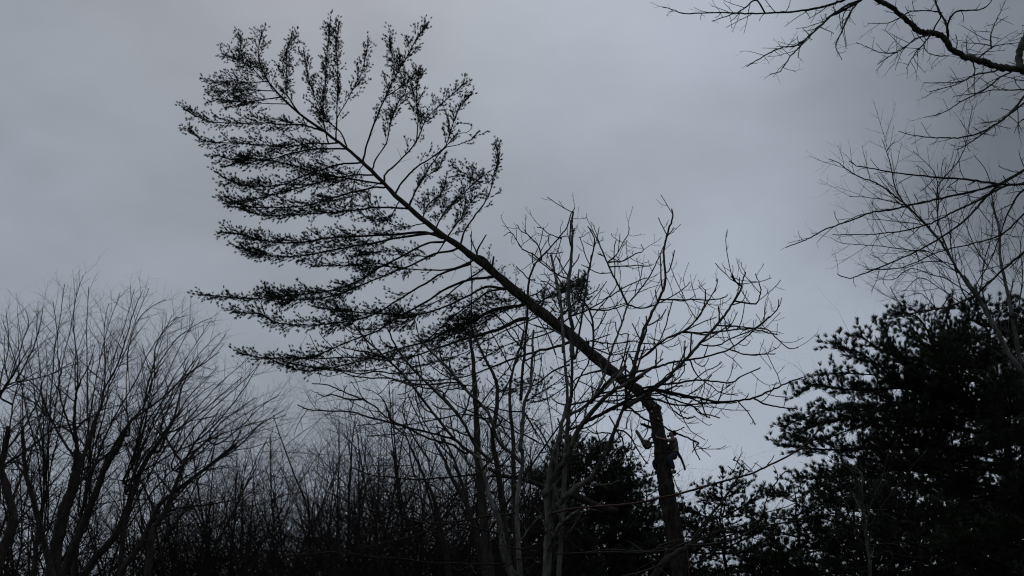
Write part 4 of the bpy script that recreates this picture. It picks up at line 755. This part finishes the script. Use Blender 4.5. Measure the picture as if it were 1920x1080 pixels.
def climber():
    hip = smap(735, 650, -.02)
    t = thing('person', hip, 'climber in olive shirt and jeans hugging the pine, looking up, chainsaw in far hand', 'person')
    N_, R_, E_ = [], [], []
    def add(u, v, dy, r, par=None):
        N_.append(smap(u, v, dy)); R_.append(r)
        if par is not None: E_.append((par, len(N_)-1))
        return len(N_)-1
    pel = add(735, 645, 0, .14); sp = add(752, 560, 0, .14, pel); ch = add(745, 460, 0, .16, sp); nb = add(735, 385, 0, .09, ch); nk = add(722, 350, 0, .058, nb)
    h1 = add(708, 322, 0, (.102, .09), nk); h2 = add(706, 293, 0, (.112, .098), h1); h3 = add(712, 270, 0, (.07, .062), h2)
    def arm(sh, el, wr, pal, fl, sg):
        a = add(*sh, .068, ch); e1 = add(*el, .046, a); w1 = add(*wr, .029, e1); p1 = add(*pal, (.036, .026), w1)
        P = N_[p1]; d = (P-N_[w1]).normalized(); sd = Vector(fl).normalized(); nrm = d.cross(sd).normalized()
        for k in range(4):
            l = (.036, .042, .039, .03)[k]; q = P + sd*((k-1.5)*.021) + d*.03; i = None
            N_.append(q); R_.append(.0095); E_.append((p1, len(N_)-1)); i = len(N_)-1
            for j in (1, 2):
                q = q + (d*(1-.3*j) + nrm*sg*.35*j).normalized()*l; N_.append(q); R_.append(.0088-.001*j); E_.append((i, len(N_)-1)); i = len(N_)-1
        q = P - d*.015 + sd*(-.042); N_.append(q); R_.append(.0105); E_.append((p1, len(N_)-1)); i = len(N_)-1
        for j in (1, 2):
            q = q + (d*.8 - sd*.35 + nrm*sg*.3*j).normalized()*.028; N_.append(q); R_.append(.0095-.001*j); E_.append((i, len(N_)-1)); i = len(N_)-1
        return p1
    arm((742, 405, -.2), (628, 402, -.4), (500, 372, -.38), (462, 352, -.33), (0, .1, 1), 1)
    arm((742, 405, .2), (600, 430, .42), (430, 455, .34), (388, 448, .25), (0, .2, 1), -1)
    def leg(hp, kn, an, hl, ft):
        a = add(*hp, .1, pel); k = add(*kn, .066, a); c = add((kn[0]*.62+an[0]*.38)+8, kn[1]*.62+an[1]*.38, kn[2]*.62+an[2]*.38, .06, k); n = add(*an, .042, c); f = add(*ft, (.042, .034), n)
        return a, k, n, f
    LG = ((742, 668, -.12), (668, 702, -.33), (752, 915, -.29), None, (705, 955, -.33)); RG = ((715, 668, .12), (418, 770, .28), (462, 925, .3), None, (440, 965, .27))
    leg(*LG); leg(*RG)
    body = skinned('body', N_, E_, R_, M['skin'], t, 0)
    # clothes grown over the same skeleton
    skinned('shirt', [smap(750, 622, 0), smap(756, 570, 0), smap(748, 470, 0), smap(735, 395, 0), smap(728, 368, 0), smap(742, 405, -.2), smap(690, 402, -.31), smap(742, 405, .2), smap(690, 415, .32)],
            [(0, 1), (1, 2), (2, 3), (3, 4), (2, 5), (5, 6), (2, 7), (7, 8)], [.185, .18, .2, .125, .08, .105, .078, .105, .078], M['shirt'], t, 2)
    skinned('vest', [smap(742, 600, -.03), smap(728, 560, -.05), smap(718, 500, -.05), smap(712, 455, -.04)], [(0, 1), (1, 2), (2, 3)], [.155, .17, .17, .12], M['vest'], t, 0)
    skinned('jeans', [smap(745, 600, 0), smap(742, 648, 0), smap(762, 668, -.1), smap(668, 704, -.33), smap(708, 790, -.31), smap(748, 900, -.29), smap(715, 668, .12), smap(415, 772, .28), smap(440, 850, .29), smap(462, 915, .3)],
            [(0, 1), (1, 2), (2, 3), (3, 4), (4, 5), (1, 6), (6, 7), (7, 8), (8, 9)], [.15, .18, .155, .112, .1, .078, .14, .112, .1, .078], M['jeans'], t, 1)
    for q, (a, b, c, d) in enumerate((((750, 905, -.29), (756, 940, -.29), (790, 962, -.27), (688, 958, -.34)), ((462, 915, .3), (466, 948, .3), (488, 968, .3), (432, 968, .26)))):
        b_ = skinned('boot', [smap(*a), smap(*b), smap(*c), smap(*d)], [(0, 1), (1, 2), (1, 3)], [.06, .062, .05, (.05, .04)], M['boot'], t, 1, 2)
        p0 = smap(*c); T = [trace('M 2.2 1.4 %s %s %d,%d %d,%d %d,%d' % (c[2], c[2], c[0]+15, c[1]+5, c[0]+55, c[1]+35, c[0]+20, c[1]+60), DP, rng, 5, 0), ([smap(b[0]-12, b[1]-150, b[2]-.02), smap(b[0]-16, b[1]-60, b[2]-.04), smap(b[0]-30, b[1]+30, b[2]-.03), smap(b[0]-62, b[1]+58, b[2])], [.008, .008, .009, .003])]
        tube_obj('climbing_spur', T, M['steel'], b_)
    # hair under a dark cap, beard, ears, nose, eyes
    skinned('hair', [smap(722, 282, 0), smap(748, 285, 0), smap(766, 312, 0), smap(762, 335, 0)], [(0, 1), (1, 2), (2, 3)], [(.125, .118), (.122, .115), .095, .055], M['hair'], t, 0)
    skinned('beard', [smap(640, 322, 0), smap(655, 345, 0), smap(680, 348, 0)], [(0, 1), (1, 2)], [.045, .055, .05], M['hair'], t, 0)
    for sd in (-1, 1):
        skinned('ear', [smap(712, 308, .098*sd), smap(714, 318, .105*sd)], [(0, 1)], [.02, .014], M['skin'], t)
        tube_obj('eye', [([smap(666, 284, .034*sd), smap(660, 284, .036*sd)], [.013, .009])], M['black'], t)
    skinned('nose', [smap(655, 292, 0), smap(640, 300, 0), smap(645, 308, 0)], [(0, 1), (1, 2)], [.014, .017, .012], M['skin'], t)
    # climbing belt and the lanyard round the trunk
    c = smap(745, 622, 0); ring = []
    for i in range(25):
        a = i*2*PI/24; ring.append(c + Vector((.165*math.cos(a), .18*math.sin(a), .01*math.cos(a))))
    tube_obj('climbing_belt', [(ring, [.026]*25)], M['strap'], t)
    tube_obj('belt_ring', [([smap(645, 505, -.24), smap(660, 530, -.25)], [.014, .014])], M['steel'], t)
    # lanyard: a thing of its own, slung round the trunk
    tc_ = smap(505, 655, 0); P = []
    for i in range(31):
        a = math.radians(-35 - 290*i/30 + 0); P.append(tc_ + Vector((.285*math.cos(a), .285*math.sin(a), .0)))
    P = [smap(700, 650, -.17)] + P + [smap(700, 650, .17)]
    o = tube_obj('lanyard', [(P, [.013]*len(P))], M['strap']); tag(o, 'dark lanyard slung round the trunk from the belt of the climber', 'rope')
    # curved pruning saw in its scabbard at the hip
    tr = trace('M 50 26 .1 .1 800,600 835,650 870,710 900,780 925,850 942,915', DP, rng, 5, 0)
    pts, R = tr; t2 = thing('pruning_saw', pts[0], 'long curved pruning saw in a dark scabbard hanging behind the climber', 'saw')
    V, F = [], []
    for i, (p, r) in enumerate(zip(pts, R)):
        q = i/(len(pts)-1); wv = .047*(1-.35*q); tg = (pts[min(i+1, len(pts)-1)]-pts[max(i-1, 0)]).normalized(); s_ = tg.cross(Vector((0, 1, 0))).normalized(); y = Vector((0, .012, 0))
        V += [p - s_*wv - y, p + s_*wv - y, p + s_*wv + y, p - s_*wv + y]
    m = len(pts)
    for i in range(m-1):
        for k in range(4): F.append((4*i+k, 4*i+(k+1) % 4, 4*i+4+(k+1) % 4, 4*i+4+k))
    F += [(3, 2, 1, 0), (4*m-4, 4*m-3, 4*m-2, 4*m-1)]
    add_obj('scabbard', V, [], F, M['strap'], t2, sm=False)
    tube_obj('handle', [(smooth([smap(800, 600, .1), smap(790, 580, .1), smap(800, 560, .1), smap(815, 552, .1)], 4), [.022]*13)], M['boot'], t2)
    tube_obj('strap', [([smap(815, 650, .1), smap(835, 700, .1), smap(838, 716, .1)], [.016, .013, .007])], M['strap'], t2)
    # chainsaw held out past the left of the trunk
    o = smap(292, 455, .22); ax = (smap(105, 225, .2)-smap(212, 400, .2)).normalized(); sy = Vector((0, 1, 0)); sz = ax.cross(sy).normalized()
    if sz.x < 0: sz = -sz
    t3 = thing('chainsaw', o, 'chainsaw with bar pointing up left, held beyond the left side of the trunk', 'chainsaw')
    def W(a, b, c): return o + ax*a*1.12 + sy*b*1.1 + sz*c*1.15
    def prism(name, poly, y0, y1, m_, bev=.82, par=t3):
        n = len(poly); cx = sum(p[0] for p in poly)/n; cz = sum(p[1] for p in poly)/n; V = []
        for y, k in ((y0, bev), (y0+(y1-y0)*.18, 1), (y1-(y1-y0)*.18, 1), (y1, bev)):
            V += [W(cx+(a-cx)*k, y, cz+(c-cz)*k) for a, c in poly]
        F = [(r*n+i, r*n+(i+1) % n, (r+1)*n+(i+1) % n, (r+1)*n+i) for r in range(3) for i in range(n)]; V += [W(cx, y0, cz), W(cx, y1, cz)]
        T3 = [(4*n, (i+1) % n, i) for i in range(n)] + [(4*n+1, 3*n+i, 3*n+(i+1) % n) for i in range(n)]
        return add_obj(name, V, T3, F, m_, par, sm=False)
    e = 260/9*mpp(1205, 830, DP)   # bar root to tip
    b0 = .07; bar = [(b0, -.04+.0), (b0+.36, -.034), (b0+.41, -.02), (b0+.425, 0), (b0+.41, .02), (b0+.36, .034), (b0, .04)]
    sh = -.075
    bar = [(a, c+sh) for a, c in bar]
    br = prism('guide_bar', bar, -.006, .006, M['steel'], 1)
    ch_ = [(a+(.006 if a > b0+.38 else 0), (c-sh)*1.16+sh) for a, c in bar]; P = [W(a, 0, c) for a, c in ch_]
    tube_obj('chain', [(smooth(P, 4), [.009]*(len(P)*4-3))], M['black'], br)
    prism('engine_casing', [(.09, -.12), (.1, .03), (.04, .09), (-.1, .12), (-.17, .07), (-.19, -.04), (-.14, -.12), (-.02, -.14)], -.09, .1, M['sawbody'])
    prism('muffler_cover', [(.115, -.11), (.12, .0), (.06, .02), (.06, -.12)], -.06, .06, M['black'])
    tube_obj('front_handle', [(smooth([W(.02, -.12, -.06), W(.03, -.12, .08), W(.04, -.06, .15), W(.05, .05, .16), W(.04, .13, .08), W(.02, .12, -.06)], 5), [.014]*26)], M['black'], t3)
    prism('hand_guard', [(.09, .1), (.1, .16), (.09, .26), (.068, .26), (.07, .15), (.06, .1)], -.07, .07, M['black'])
    tube_obj('rear_handle', [(smooth([W(-.06, 0, .1), W(-.08, 0, .19), W(-.16, 0, .25), W(-.2, 0, .17), W(-.17, 0, .05)], 5), [.017]*21)], M['black'], t3)
    prism('bar_cover', [(.09, -.115), (.1, -.035), (-.06, -.0), (-.1, -.06), (-.04, -.115)], -.115, -.09, M['sawbody'])
    # ropes down the trunk
    for s, w_, lab, m_ in (('P 1.8 1.8 -.35 -.3 1262,892 1266,905 1275,925 1281,950 1286,990 1289,1030 1292,1080', 1, 'orange climbing rope hanging down the right side of the climbed trunk', 'rope'), ('P 1.4 1.4 .2 .1 1260,890 1263,912 1266,935 1270,960 1272,985', 1, 'thin dark cord dangling below the boots of the climber', 'strap')):
        p, r = trace(s, DP, rng, 5, 0)
        if m_ == 'rope': p += [Vector((p[-1].x+.1, p[-1].y, z)) for z in (6, 4, 2, .05)]; r += [r[0]]*4
        o = tube_obj('climbing_rope' if m_ == 'rope' else 'cord', [(p, r)], M[m_]); tag(o, lab, 'rope')
climber()
